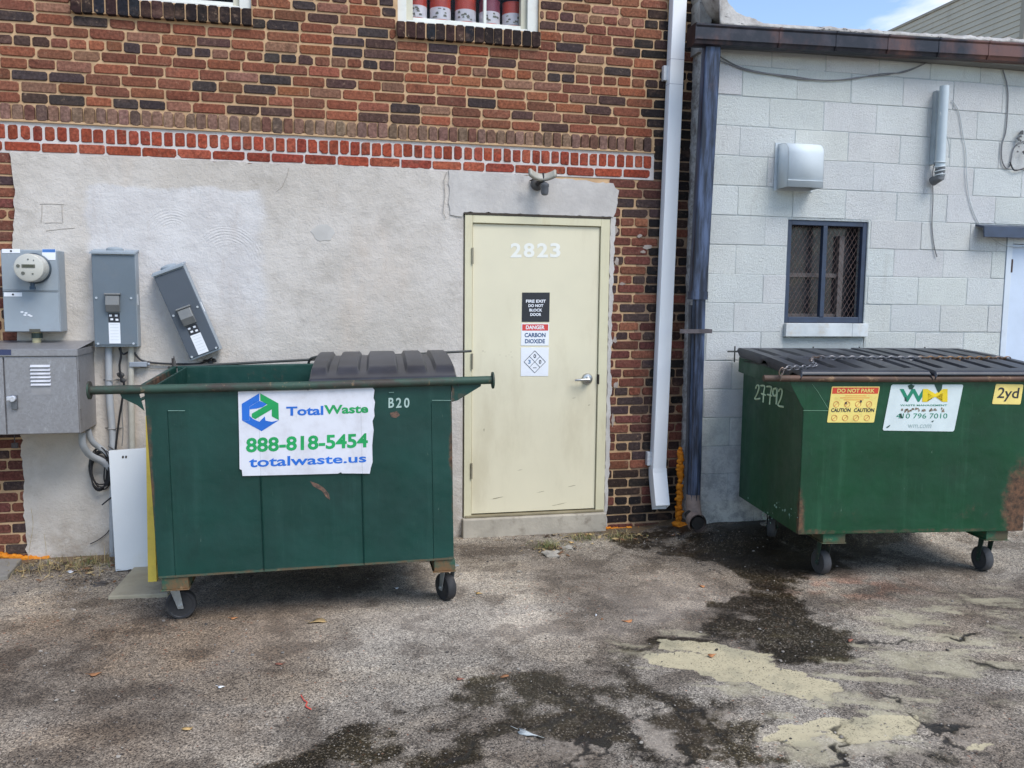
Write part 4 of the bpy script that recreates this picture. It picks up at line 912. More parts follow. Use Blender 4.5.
mb = MB(); hx_, hz_ = PY(14, 400, yf).x, PY(14, 400, yf).z; mb.box(hx_-.012, hx_+.02, yf-.014, yf, hz_-.055, hz_+.03); mb.cyl(V((hx_-.0, yf-.01, hz_+.01)), V((hx_-.0, yf-.035, hz_+.01)), .018, 16, 1); mb.box(hx_-.028, hx_-.008, yf-.04, yf-.02, hz_-.0, hz_+.024, 1)
mb.build('handle', [paint('handle_grey', C(110, 112, 116), .4, .7), paint('handle_bright', C(214, 216, 222), .3, .5)], cb, bevel=.003)
mb = MB(); P = pq(yf-.010, (-1, 355), (11, 355), (11, 349.5), (-1, 349.5)); plate(mb, P, 0); mb.build('name_plate', paint('plate_navy', C(52, 60, 92), .4), cb)
for py in (376, 415):
    p = PY(79, py, yf); mb = MB(); mb.box(x1-.003, x1+.004, yf+.018, yf+.03, p.z-.035, p.z+.035); mb.build('hinge', paint('hinge_grey', C(120, 116, 114), .5, .5), cb)
mb = MB(); mb.tube([V((hx_-.005, yf-.008, z0)), V((hx_-.005, yf-.006, z0-.05))], .003, 6); mb.box(hx_-.02, hx_+.012, yf-.02, yf-.0, z0-.075, z0-.045, 0); mb.build('padlock', paint('padlock_dark', C(50, 46, 46), .5, .5), cb)
# disconnect boxes
def disconnect(name_label, Tm, w, h, d, mats, group):
    """box in local coords: x 0..w, y -d..0, z 0..h"""
    th = bpy.data.objects.new('disconnect_box', None); COL.objects.link(th); th.matrix_world = Tm; ROOTS[th.name] = Tm; tag(th, name_label, 'electrical box', group)
    a, b, dk = mats
    m = MB(); m.box(0, w, -d, 0, 0, h); m.build('case', a, th, world=False, bevel=.005)
    m = MB(); m.box(.003, w-.003, -d-.008, -d-.0005, .012, h-.03); m.build('cover', b, th, world=False, bevel=.004)
    m = MB(); m.prism([V((-.005, -d-.022, h-.022)), V((-.005, -d-.022, h-.012)), V((-.005, -.0, h+.012)), V((-.005, 0, h+.002)), V((-.005, -d-.015, h-.018))][::-1], (w+.01, 0, 0)); m.build('rain_lip', a, th, world=False)
    T_ = Matrix.Translation((w*.5, -d*.45, h)); m = MB(); m.lathe([(.05, .0), (.05, .012), (.042, .02), (.02, .024)], T_, 24); m.build('hub_plate', a, th, world=False, smooth=True)
    hz = h*.49; hw_ = .040
    m = MB(); m.prism([V((w*.47-hw_, -d-.008, hz+.035)), V((w*.47-hw_, -d-.04, hz+.028)), V((w*.47-hw_, -d-.05, hz-.03)), V((w*.47-hw_, -d-.03, hz-.075)), V((w*.47-hw_, -d-.008, hz-.07))], (hw_*2, 0, 0)); m.box(w*.47-hw_-.006, w*.47+hw_+.006, -d-.046, -d-.008, hz+.03, hz+.042)
    m.build('switch_handle', paint('switch_taupe', C(124, 124, 122), .5, .2), th, world=False, bevel=.004)
    m = MB(); x0_ = w*.47-.032; x1_ = w*.47+.034; m.box(x0_, x1_, -d-.0095, -d-.008, hz-.14, hz-.082, 0)
    m.box(x0_, x1_, -d-.0095, -d-.008, hz-.27, hz-.141, 1)
    for k in range(6): m.box(x0_+.008, x1_-.008, -d-.0100, -d-.0095, hz-.152-k*.019, hz-.149-k*.019-.004, 2)
    for ax, az in ((.2, .75), (.7, .75), (.3, .35), (.75, .3)): m.box(x0_+.066*ax-.008, x0_+.066*ax+.008, -d-.0102, -d-.0095, hz-.14+.058*az-.006, hz-.14+.058*az+.006, 1)
    m.build('label_sticker', [M_INK, M_WHT, paint('label_line', C(150, 160, 150), .6)], th, world=False)
    m = MB()
    for ax, az in ((.09, .51), (.88, .51), (.09, .035), (.9, .035)): m.cyl(V((w*ax, -d-.008, h*az)), V((w*ax, -d-.013, h*az)), .007, 10)
    m.build('cover_screw', paint('screw_zinc', C(196, 200, 204), .35, .6), th, world=False)
    m = MB(); m.box(w, w+.001, -d*.75, -d*.5, h*.44, h*.55); m.build('side_sticker', M_WHT, th, world=False)
    return th
yf = -.115
a, b, c_ = PY(94.5, 347, yf), PY(138.2, 347, yf), PY(90.5, 250, yf)
wbox, hbox = .268, c_.z-a.z
disconnect('grey disconnect switch box hung upright with a plain grey cover', Matrix.Translation((a.x, -.016, a.z)), b.x-a.x, hbox, .095, (M_GREY, M_GRY2, M_INK), 'electrical disconnect boxes on the stucco wall')
yf = -.16; A, B_, Cc = PY(190.5, 361, yf), PY(220.5, 357, yf), PY(151.5, 273.5, yf)
zax = (Cc-A).normalized(); hb = (Cc-A).length; yax = V((.0, 1, 0)); xax = (B_-A); xax = (xax-zax*xax.dot(zax)).normalized(); yax = zax.cross(xax); wb = (B_-A).dot(xax)
# the hanging box leans sideways and stands off the wall
R3 = Matrix((xax, yax, zax)).transposed().to_4x4(); Tm = Matrix.Translation(A+yax*.125) @ R3
disconnect('grey disconnect switch box hanging crooked, leaning to the left', Tm, wb*1.1, hb, .117, (M_GREY, M_GRY3, M_INK), 'electrical disconnect boxes on the stucco wall')
# conduits
M_PVC = paint('weathered_pvc', C(176, 172, 160), .6, var=.08, scale=8, dirt=C(140, 128, 104), dirt_amt=.4, dscale=5)
M_PVG = paint('grey_pvc', C(160, 164, 168), .6, var=.08, scale=8, dirt=C(180, 168, 140), dirt_amt=.6, dscale=4)
def curve(pts, n=8):
    out = []; P = [V(p) for p in pts]
    for i in range(len(P)-1):
        p0, p1, p2, p3 = P[max(i-1, 0)], P[i], P[i+1], P[min(i+2, len(P)-1)]
        for k in range(n):
            t_ = k/n; out.append(.5*((2*p1)+(p2-p0)*t_+(2*p0-5*p1+4*p2-p3)*t_**2+(3*p1-p0-3*p2+p3)*t_**3))
    return out+[P[-1]]
def pipe(name, pts, Y, r, mat, label, cat, n=12, group=None, cl=8):
    P = [PY(q[0], q[1], q[2] if len(q) > 2 else Y) for q in pts]; mb = MB(); mb.tube(curve(P, cl), r, n); o = mb.build(name, mat, None, smooth=True); return tag(o, label, cat, group)
pipe('conduit', [(108.5, 346), (109.5, 395), (113, 440), (113, 470), (113, 560)], -.05, .022, M_PVG, 'grey plastic conduit under the left side of the upright disconnect box', 'conduit', 16, 'conduits below the disconnect box')
pipe('conduit', [(131, 346), (131, 390), (132, 440), (133, 560)], -.05, .019, M_PVC, 'tan plastic conduit under the right side of the upright disconnect box', 'conduit', 16, 'conduits below the disconnect box')
for px, py, lb in ((111, 380, 'upper metal strap holding the left conduit to the wall'), (112.5, 428.5, 'lower metal strap holding the left conduit to the wall')):
    p = PY(px, py, -.05); mb = MB(); mb.tube([p+V((-.05, .034, 0)), p+V((-.028, .02, 0)), p+V((-.018, -.022, 0)), p+V((.018, -.022, 0)), p+V((.028, .02, 0)), p+V((.05, .034, 0))], .004, 6)
    o = mb.build('pipe_strap', paint('strap_zinc', C(140, 138, 136), .5, .5), None); tag(o, lb, 'pipe strap')
p = PY(135, 364.5, -.07); mb = MB(); mb.box(p.x-.035, p.x+.07, -.075, -.03, p.z-.016, p.z+.016); mb.cyl(p+V((.07, .02, 0)), p+V((.085, .02, 0)), .01, 8)
o = mb.build('cable_connector', paint('connector_grey', C(150, 156, 164), .5, .3), None, bevel=.004); tag(o, 'small grey connector clamped across the tan conduit', 'connector')
pipe('conduit', [(82, 433, -.2), (83, 445, -.2), (90, 455, -.15), (103, 462, -.08), (112, 470, -.06)], -.15, .021, M_PVG, 'outer curved conduit leaving the underside of the metal cabinet', 'conduit', 14, 'curved conduits under the cabinet')
pipe('conduit', [(88, 430, -.14), (92, 441, -.12), (100, 448, -.08), (112, 457, -.06)], -.15, .018, M_PVG, 'inner curved conduit leaving the underside of the metal cabinet', 'conduit', 14, 'curved conduits under the cabinet')
M_CBL = paint('black_cable', C(30, 30, 33), .5); M_CBG = paint('grey_cable', C(110, 112, 112), .6)
pipe('cable', [(134, 352), (141, 360), (155, 363), (180, 364), (200, 363.5), (212, 358, -.09)], -.035, .0065, M_CBL, 'thick black cable running from the upright box to the crooked box', 'cable', 8)
pipe('cable', [(120, 346), (121, 356), (119.5, 366), (121, 378), (124, 386), (119, 420), (116, 445), (113, 470), (109, 480)], -.07, .0065, M_CBL, 'black cable dropping behind the dumpster bar to the coil', 'cable', 8)
pipe('cable', [(119, 348), (123, 354), (128, 352)], -.06, .006, M_CBL, 'short black cable loop under the upright box', 'cable', 8)
pipe('cable', [(124, 386), (122, 410), (123, 430), (122, 446)], -.055, .003, M_CBG, 'thin grey wire hanging beside the black cable', 'wire', 6)
pipe('cable', [(140, 367), (150, 368), (165, 368), (176, 367)], -.03, .0025, M_CBG, 'thin grey wire stretched from the connector towards the dumpster', 'wire', 6)
for bl_, lb in ((((121, 375, .022), (123, 381, .020)), 'dark round fitting on the cable below the upright box'), (((206, 361, .014), (210, 362, .018), (214, 360.5, .015)), 'dark taped fitting under the crooked box')):
    mb = MB()
    for px, py, r_ in bl_: mb.blob(PY(px, py, -.055), r_, 0, 1, .3, (1.2, .6, .9))
    o = mb.build('cable_fitting', paint('fitting_dark', C(48, 46, 44), .6), None, smooth=True); tag(o, lb, 'cable fitting')
# cable coil by the white panel
mb = MB(); random.seed(12)
for k in range(7):
    cx, cy = 102+random.uniform(-3, 3), 469+random.uniform(-3, 3); rx, ry = random.uniform(8, 12), random.uniform(16, 22); pts = [PY(cx+rx*math.cos(a)*(1+.12*math.sin(2*a+k)), cy+ry*math.sin(a), -.05-.012*k*.6-.02*math.sin(a+k)) for a in np.linspace(0, 2*math.pi, 30)[:-1]]; mb.tube(pts, .0045, 6, closed=True)
mb.tube(curve([PY(x, y, -.08) for x, y in ((108, 446), (114, 452), (112, 470), (108, 485), (104, 478), (107, 460), (116, 455))]), .0045, 6)
o = mb.build('cable_coil', M_CBL, None, smooth=True); tag(o, 'loose coil of black cable hung beside the white panel', 'cable coil')
pipe('cable', [(102, 505), (108, 500), (113, 496)], -.07, .005, M_CBL, 'short cut end of black cable poking out below the coil', 'cable', 6)
pipe('cable', [(90, 544), (98, 540), (106, 534), (112, 526)], -.03, .003, M_CBL, 'thin black cable end curving out low on the stucco', 'cable', 6)
# white panel and yellow board
pB0, pB1 = PZ(115, 571.5, .0), PZ(162, 568, .0)
yp_ = -.22
pg = G(115.5, 572); zt0 = PY(108.5, 451, -.16).z; xt = PY(108.5, 451, -.16).x; x0 = pg.x; yb_ = pg.y; mb = MB()
mb.hexa([V((x0, yb_, .004)), V((x0+.26, yb_, .014)), V((x0+.26, yb_+.03, .014)), V((x0, yb_+.03, .004))], [V((xt, -.16, zt0)), V((xt+.26, -.16, zt0+.012)), V((xt+.26, -.13, zt0+.012)), V((xt, -.13, zt0))])
wp = mb.build('sheet_metal_panel', paint('panel_white', C(198, 202, 205), .45, var=.03, scale=2, dirt=C(180, 170, 140), dirt_amt=.2, dscale=3), None, bevel=.003); tag(wp, 'tall white sheet metal panel leaning on the wall left of the dumpster', 'panel')
mb = MB(); c = PY(123, 457, -.175)
for dx in (0, .018): mb.prism([c+V((dx+math.cos(a)*.006, -.004, math.sin(a)*.009)) for a in np.linspace(0, 6.28, 8)[:-1]], (0, .006, 0))
Mx = Matrix.Translation(wp.location); mb.build('handle_slot', paint('slot_dark', C(60, 56, 54), .7), wp, root=Mx)
mb = MB(); pb_ = G(148, 586); pt_ = PY(145.5, 416, pb_.y+.10)
mb.hexa([V((pb_.x, pb_.y, .004)), V((pb_.x+.048, pb_.y, .004)), V((pb_.x+.050, -.50, .004)), V((pb_.x-.0, -.50, .004))], [V((pt_.x, pt_.y, pt_.z)), V((pt_.x+.03, pt_.y, pt_.z)), V((pt_.x+.03, -.40, pt_.z)), V((pt_.x, -.40, pt_.z))])
o = mb.build('yellow_board', paint('board_yellow', C(232, 200, 80), .5, var=.06, dirt=C(150, 120, 50), dirt_amt=.35, dscale=8), None, bevel=.002); tag(o, 'narrow yellow board standing between the white panel and the green dumpster', 'board')
# ================================================================ LAMP OVER THE DOOR
lp = thing('security_light', 'small beige twin hooded security light above the cream door', 'wall light', (PY(541, 185).x, 0, 2.4))
cl_ = PY(541, 178, -.12)
mb = MB(); b0 = PY(537, 184, -.03); T = Matrix.Translation((b0.x, -.024, b0.z)) @ Matrix.Rotation(math.pi/2, 4, 'X'); mb.lathe([(.045, 0), (.045, .02), (.03, .032)], T, 24); mb.build('base', paint('lamp_grey', C(86, 84, 82), .5, .2), lp, smooth=True)
mb = MB(); nn = 16
vs = []; fs = []
for i in range(nn+1):
    u = -1+2*i/nn; 
    for j in range(4):
        w = j/3; x = cl_.x+u*.085; y = -.135+.03*u*u*-1-.02; zc = cl_.z-.018+.028*u*u
        vs.append(V((x, y+.015*w+.0*u, zc+w*.045)))
for i in range(nn):
    for j in range(3): a = i*4+j; fs.append((a, a+4, a+5, a+1))
mb.add(vs, fs); mb.build('hood', paint('lamp_cream', C(160, 156, 144), .5, var=.06), lp, smooth='all', solid=.022)
c0 = PY(544, 187, -.12); mb = MB(); mb.tube([V((b0.x, -.03, b0.z)), V((b0.x, -.09, b0.z+.0)), V((c0.x, -.115, c0.z+.055))], [.02, .016, .014], 10); mb.tube([V((cl_.x+.01, -.14, cl_.z+.03)), V((cl_.x+.012, -.15, cl_.z-.03))], .007, 8)
mb.tube([V((b0.x-.05, -.03, b0.z+.02)), V((b0.x-.03, -.08, b0.z+.03)), V((b0.x+.0, -.1, b0.z+.04))], .004, 6); mb.build('arm', paint('arm_dark', C(52, 50, 50), .5, .3), lp, smooth=True)
T = Matrix.Translation((c0.x, -.14, c0.z-.055)); mb = MB(); mb.lathe([(.012, -.004), (.022, .002), (.027, .018), (.027, .05), (.03, .054), (.03, .072), (.012, .085)], T, 24); mb.build('sensor', paint('sensor_grey', C(96, 98, 102), .35, .2), lp, smooth=True)
# ================================================================ ON THE BLOCK WALL
vh = thing('vent_hood', 'white rounded exhaust hood on the block wall above the barred window', 'vent hood', (PY(800, 190, Y_BLK).x, Y_BLK, 2.5))
fx0, fx1 = PY(788, 170, Y_BLK-.15).x, PY(823.5, 170, Y_BLK-.15).x; zb, zt2 = PY(800, 187, Y_BLK-.15).z, PY(800, 145, Y_BLK-.03).z
prof = []
for k in range(9):
    q = math.radians(90*k/8); prof.append((Y_BLK-.06-.09*math.sin(q), zt2-.075+.075*math.cos(q)))
prof = [(Y_BLK-.001, zt2)]+prof+[(Y_BLK-.152, zb)]
mb = MB(); A_ = [V((fx0, y, z)) for y, z in prof]; B2 = [V((fx1, y, z)) for y, z in prof]; m_ = len(prof)
mb.add(A_+B2, [(i, i+1, i+1+m_, i+m_) for i in range(m_-1)]); mb.add(A_+[V((fx0, Y_BLK-.001, zb))], [tuple(range(m_+1))]); mb.add(B2+[V((fx1, Y_BLK-.001, zb))], [tuple(range(m_+1))])
mb.build('cowl', paint('vent_white', C(204, 212, 216), .7, var=.03), vh, smooth=True, solid=.0025)
mb = MB(); mb.box(fx0-.02, fx1+.012, Y_BLK-.006, Y_BLK-.0005, zb-.012, zt2+.012); mb.build('flange', paint('vent_flange', C(188, 196, 200), .5), vh)
mb = MB(); mb.box(fx0+.01, fx1-.01, Y_BLK-.1, Y_BLK-.008, zb+.02, zt2-.05); mb.build('duct', paint('duct_dark', C(50, 48, 48), .8), vh)
mb = MB(); mb.box(fx0-.001, fx1+.001, Y_BLK-.155, Y_BLK-.148, zb+.042, zb+.047); mb.build('rim_fold', paint('vent_flange', C(188, 196, 200), .5), vh)
# mast pipe
pm = thing('mounting_pole', 'short pale painted pole clamped to the block wall near the eave', 'pole', (PY(943, 170, Y_BLK).x, Y_BLK, 2.4))
yq = Y_BLK-.09; a, b = PY(944.5, 86, yq), PY(939.5, 176, yq); mb = MB(); mb.tube([a, b], .032, 20); mb.build('tube', paint('pole_paint', C(182, 192, 196), .5, var=.05), pm, smooth=True)
mb = MB(); mb.tube([V((b.x+.002, yq, b.z+.06)), V((b.x, yq, b.z-.01)), V((b.x-.005, yq+.06, b.z-.03))], [.034, .036, .034], 18); mb.build('foot', paint('foot_grey', C(104, 106, 108), .6, .2, var=.2, scale=20), pm, smooth=True)
mb = MB(); mb.box(a.x-.02, a.x+.0, yq+.05, Y_BLK-.001, b.z+.09, a.z-.02); mb.build('pole_shadow', paint('pole_shadow_grey', C(160, 168, 172), .6), pm)  # added strip whose grey stands in for the pole's shadow on its left
mb = MB()
for k in range(4): zc = b.z+.10-k*.032; mb.tube([V((b.x+.036*math.cos(q), yq+.036*math.sin(q), zc+.006*math.sin(q+k))) for q in np.linspace(0, 6.28, 17)[:-1]], .0045, 6, closed=True)
mb.build('cable_wrap', paint('wrap_white', C(190, 196, 198), .5), pm, smooth=True)
M_WIRE = paint('painted_wire', C(190, 195, 196), .6); M_WIRD = paint('grey_wire', C(116, 116, 118), .6)
yq = Y_BLK-.01
pipe('cable', [(940, 112, yq-.09), (945, 130, yq-.1), (949, 145, yq-.07), (949, 158, yq-.05)], yq, .0032, M_WIRE, 'pale wire wrapped down the front of the mounting pole', 'wire', 6)
pipe('cable', [(952, 100), (959, 112), (963, 135), (966, 152), (967, 180), (971, 205), (980, 225), (992, 238), (1007, 246), (1030, 247)], yq, .0032, M_WIRE, 'long pale wire curving from the pole down past the rain hood', 'wire', 6)
pipe('cable', [(938, 160, yq-.06), (933, 170), (933, 200), (932, 225), (934, 245), (937, 257)], yq, .004, M_WIRD, 'thin grey wire hanging straight down from the foot of the pole', 'wire', 6)
pipe('cable', [(1003, 70), (1007, 85), (1008, 100), (1006, 130), (1002, 145), (1002, 160), (1006, 168), (1010, 165), (1013, 150), (1019, 143), (1030, 140)], yq, .0045, M_WIRD, 'grey cable clipped down the wall at the right edge', 'cable', 6)
pipe('cable', [(1010, 162), (1014, 170), (1022, 169), (1030, 166)], yq-.01, .0055, paint('dark_loop', C(66, 64, 66), .6), 'dark cable loop at the right edge of the block wall', 'cable', 6)
pipe('cable', [(719, 56), (740, 67), (765, 73), (790, 76), (820, 80), (850, 79), (880, 74), (905, 72), (926, 63)], yq, .0042, M_WIRD, 'upper of two grey cables drooping below the gutter', 'cable', 6, 'cables drooping below the gutter')
pipe('cable', [(719, 60), (745, 70), (775, 75), (800, 79), (835, 80), (860, 77), (885, 75), (908, 70), (928, 62)], yq, .0034, M_WIRD, 'lower of two grey cables drooping below the gutter', 'cable', 6, 'cables drooping below the gutter')
mb = MB()
for k in range(16): p = PY(1020+random.uniform(-4, 6), 138+random.uniform(-7, 18), Y_BLK-.03); mb.blob(p, random.uniform(.006, .013), 0, 1, .3)
mb.cyl(PY(1022, 132, Y_BLK), PY(1022, 132, Y_BLK-.06), .012, 10)
o = mb.build('wall_bracket', paint('bracket_grey', C(120, 118, 116), .6, .2), None); tag(o, 'small grey knobbly fitting at the right edge of the block wall', 'wall fitting')
# ================================================================ DUMPSTERS
def dumpster_paint(name, col, rustpts, scale=1.):
    t = NT(name)
    n1 = t.noise(2.2, 6, .6); base = t.mix(t.ramp(n1, .3, .7), tuple(c*.82 for c in col[:3])+(1,), tuple(c*1.22 for c in col[:3])+(1,))
    base = t.mix(t.ramp(t.noise(5, 7, .7, t.co((2.6, 2.6, .16))), .52, .72, 0, .32*scale), base, tuple(min(1, c*2.0+.03) for c in col[:3])+(1,))
    base = t.mix(t.ramp(t.noise(13, 8, .8, t.co((1, 1, .7), (3, 1, 0))), .68, .74, 0, .55*scale), base, C(120, 128, 112))
    base = t.mix(t.ramp(t.noise(7, 8, .75, t.co((1.2, 1, .5), (1, 5, 0))), .66, .75, 0, .5), base, C(44, 40, 34))
    base = t.mix(t.ramp(t.noise(3.4, 7, .75, t.co((1, 1, .45), (2, 8, 1))), .50, .70, 0, .5), base, tuple(c*.55 for c in col[:3])+(1,))
    tot = None
    for (x, y, z), (rx, ry, rz), amp in rustpts:
        mp = t.n('ShaderNodeMapping'); t.L(t.tc.outputs['Object'], mp.inputs[0]); mp.inputs['Location'].default_value = (-x/rx, -y/ry, -z/rz); mp.inputs['Scale'].default_value = (1/rx, 1/ry, 1/rz)
        ln = t.n('ShaderNodeVectorMath', operation='LENGTH'); t.L(mp.outputs[0], ln.inputs[0]); r_ = t.ramp(ln.outputs['Value'], .2, 1.15, amp, 0); tot = r_ if tot is None else t.math('MAXIMUM', tot, r_)
    rn = t.math('ADD', tot, t.math('MULTIPLY', t.math('SUBTRACT', t.noise(12, 8, .8), .5), 1.5)); rf = t.ramp(rn, .38, .85)
    rust = t.mix(t.ramp(t.noise(25, 6, .7), .35, .65), C(58, 46, 36), C(112, 80, 58)); base = t.mix(rf, base, rust)
    base = t.mix(t.ramp(t.noise(11, 8, .85, t.co((5, 5, .35), (7, 1, 0))), .58, .70, 0, .42*scale), base, C(92, 128, 106))
    base = t.mix(t.ramp(t.noise(40, 4, .8, t.co((1, 1, .2), (7, 1, 2))), .66, .73, 0, .6*scale), base, C(140, 160, 140))
    t.bump(t.noise(60, 4), .12, .004); t.bump(t.noise(3.0, 3, .55), .32, .035)
    rg = t.mix(rf, t.ramp(t.noise(6, 4), .3, .7, .38, .56), (.9,)*3+(1,)); return t.out(base, rg, 0, .45)
def rusty(name, a, b, k=9, stretch=(1, 1, 1)):
    t = NT(name); base = t.mix(t.ramp(t.noise(k, 7, .7, t.co(stretch)), .4, .62), a, b); base = t.mix(t.ramp(t.noise(k*3, 6, .7), .58, .72, 0, .6), base, C(170, 140, 104)); t.bump(t.noise(50, 5), .3, .004); return t.out(base, .62, .1, .4)
def caster(th, x, y, zt, gz, ang, r, wmat, fork, tyre, world_mat, bracket=True):
    """hub axis direction ang in the ground plane; wheel bottom at gz; local coords of the dumpster"""
    T = Matrix.Translation((x, y, 0)) @ Matrix.Rotation(ang, 4, 'Z')
    top = zt-.002; zc = gz+r
    m = MB(); off_ = .035
    for sy in (-.034, .034):
        m.hexa([T @ V((-.020, sy-.002, top-.008)), T @ V((.03, sy-.002, top-.008)), T @ V((.03, sy+.002, top-.008)), T @ V((-.020, sy+.002, top-.008))][::-1], [T @ V((off_-.014, sy-.002, zc-.016)), T @ V((off_+.014, sy-.002, zc-.016)), T @ V((off_+.014, sy+.002, zc-.016)), T @ V((off_-.014, sy+.002, zc-.016))][::-1])
    m.box(-.045, .045, -.040, .040, top-.010, top-.004, 0, T); m.cyl(T @ V((off_, -.043, zc)), T @ V((off_, .043, zc)), .008, 10)
    cs = m.build('caster', fork, th, world=False, bevel=.0015)
    Tw = T @ Matrix.Translation((off_, 0, zc)) @ Matrix.Rotation(math.pi/2, 4, 'X')
    m = MB(); m.lathe([(r*.66, -.025), (r*.93, -.026), (r*.985, -.021), (r, 0), (r*.985, .021), (r*.93, .026), (r*.66, .025)], Tw, 36); m.build('tyre', tyre, cs, world=False, smooth=True)
    m = MB(); m.lathe([(r*.2, -.029), (r*.3, -.018), (r*.62, -.019), (r*.80, -.0268), (r*.80, .0268), (r*.62, .019), (r*.3, .018), (r*.2, .029)], Tw, 30); m.build('hub', wmat, cs, world=False, smooth=True)
M_RUB = paint('black_rubber', C(40, 40, 42), .7, var=.15, scale=20, dirt=C(92, 84, 76), dirt_amt=.5, dscale=14)
M_RUBG = paint('grey_rubber', C(66, 66, 68), .7, var=.15, scale=20, dirt=C(60, 56, 52), dirt_amt=.5, dscale=14)
M_ZN = paint('zinc_fork', C(160, 164, 164), .4, .6, var=.1, scale=30, dirt=C(110, 96, 80), dirt_amt=.3, dscale=20)
def dumpster(label, loc, rz, ry, W_, D_, z0, zk, z1, fl, fr, bar, barr, mat, matin, matbar, group, discs, tb, xl=0., xb=0.):
    th = thing('dumpster', label, 'dumpster', loc, rz, ry, group); t_ = .008
    m = MB()
    m.prism([V((xb, 0, z0)), V((W_, 0, z0)), V((W_, 0, z1)), V((xl, 0, z1))], (0, t_, 0)); m.box(xl, W_, D_-t_, D_, z0+.0, tb)
    for xx, sgn in ((max(xl, xb), 1), (W_-t_, 1)):     # side walls rise to the back
        m.prism([V((xx, t_+.0005, z0)), V((xx, D_-t_-.0005, z0)), V((xx, D_-t_-.0005, tb)), V((xx, t_+.0005, z1))], (t_, 0, 0))
    m.box(t_+xb, W_-t_, t_, D_-t_, z0+.01, z0+.018)
    m.build('body', mat, th, world=False, bevel=.003)
    # gusset ears at both front corners
    m = MB()
    m.prism([V((xl+.0, -.002, zk)), V((-fl*.20+xl*.4, -.002, zk+.03)), V((-fl*.85, -.002, z1-.042)), V((-fl, -.002, z1-.012)), V((.0, -.002, z1-.004))], (0, -.006, 0)); m.build('corner_gusset', mat, th, world=False, bevel=.002)
    m = MB(); m.prism([V((W_, -.002, zk)), V((W_+fr*.2, -.002, zk+.008)), V((W_+fr, -.002, z1-.030)), V((W_+fr, -.002, z1-.004)), V((W_, -.002, z1-.004))], (0, -.006, 0)); m.build('corner_gusset', mat, th, world=False, bevel=.002)
    # rims
    m = MB(); m.box(-.028, -.001, .03, D_+.03, tb-.095, tb-.088) ; 
    rd = .035 if discs else .10
    m.prism([V((-.03, .02, z1-rd)), V((-.03, D_+.02, tb-rd)), V((-.03, D_+.02, tb+.004)), V((-.03, .02, z1-.002))], (.024, 0, 0)); m.prism([V((W_+.006, .02, z1-.06)), V((W_+.006, D_+.02, tb-.06)), V((W_+.006, D_+.02, tb+.004)), V((W_+.006, .02, z1-.002))], (.024, 0, 0))
    m.box(-.0, W_+.0, D_+.001, D_+.026, tb-.06, tb+.004); m.build('side_rim', mat, th, world=False, bevel=.003)
    m = MB(); m.tube([V((bar[0], -.014, z1)), V((W_*.5, -.014, z1-.004)), V((bar[1], -.014, z1+.002))], barr, 18)
    b_ = m.build('lift_bar', matbar, th, world=False, smooth=True)
    if discs:
        for xx in bar:
            m = MB(); m.lathe([(.022, -.006), (.044, -.004), (.044, .004), (.022, .006)], Matrix.Translation((xx, -.014, z1)) @ Matrix.Rotation(math.pi/2, 4, 'Y'), 28); m.build('end_disc', matbar, b_, world=False, smooth=True)
    return th
DK = C(46, 88, 76)
Ll = (-1.88, -1.40, 0.)
GL = C(14, 57, 49); GR = C(6, 62, 35)
m1 = dumpster_paint('teal_green_paint', GL, [((.035, 0, .7), (.03, .3, .5), .66), ((1.54, 0, .85), (.035, .2, .22), .75), ((.9, 0, .72), (.05, .05, .02), .0), ((1.6, 0, 1.14), (.07, .05, .06), .6), ((0, .5, 1.2), (.04, .6, .12), .75), ((1.545, 0, .26), (.12, .1, .04), .6), ((1.545, 0, .9), (.03, .1, .55), .68), ((.04, 0, 1.0), (.03, .1, .3), .6), ((.75, 0, .27), (.9, .05, .02), .5), ((.42, 0, .9), (.03, .05, .05), .45), ((.0, 0, 1.1), (.1, .05, .05), .5), ((0, 0, .26), (.12, .1, .05), .6), ((1.54, 0, .55), (.018, .1, .2), .6), ((.5, 1.0, 1.15), (.3, .1, .2), .42)], .5)
m2 = dumpster_paint('bright_green_paint', GR, [((1.38, 0, .45), (.16, .1, .42), .95), ((0, 0, .4), (.07, .06, .35), .75), ((.05, 0, .31), (.35, .06, .05), .62), ((0, .5, .33), (.02, .5, .03), .4), ((.7, 0, .315), (1.0, .05, .025), .55), ((.3, 0, .4), (.25, .05, .1), .42), ((1.1, 0, .42), (.3, .05, .15), .4)], .8)
mbar1 = rusty('lift_bar_brown', C(62, 56, 50), C(54, 78, 66), 7, (.5, 1, 1)); mbar2 = rusty('lift_bar_rust', C(98, 72, 58), C(74, 62, 54), 5, (.6, 1, 1))
dA = dumpster('teal green open dumpster with black half lid and white phone number sign', Ll, math.radians(-1.5), math.radians(-.9), 1.54, 1.0, .262, 1.112, 1.222, .088, .155, (-.217, 1.757), .0215, m1, m1, mbar1, 'green dumpsters in the alley', True, 1.248, .026, .048)
RM = ROOTS[dA.name]
def LP(M_, px, py, ly=0.):
    """pixel -> point on a plane parallel to the dumpster front at local depth ly (world space)"""
    n = (M_.to_3x3() @ V((0, 1, 0))); return PP(px, py, M_ @ V((0, ly, 0)), n)
# vertical folds in the front sheet
for px in (262, 363, 433, 172):
    p = RM.inverted() @ LP(RM, px, 500); m = MB(); h1 = 1.11; w = .008 if px in (262, 363) else .003
    m.prism([V((p.x-w, -.0, .268)), V((p.x, -.009 if w > .005 else -.004, .268)), V((p.x+w*.3, -.0, .268))], (0, 0, h1-.268)); m.build('front_rib', m1, dA, world=False)
m = MB(); m.box(.052, 1.536, -.004, .0, .264, .274); m.build('bottom_edge', rusty('edge_tan', C(92, 78, 58), C(60, 84, 70), 8), dA, world=False)
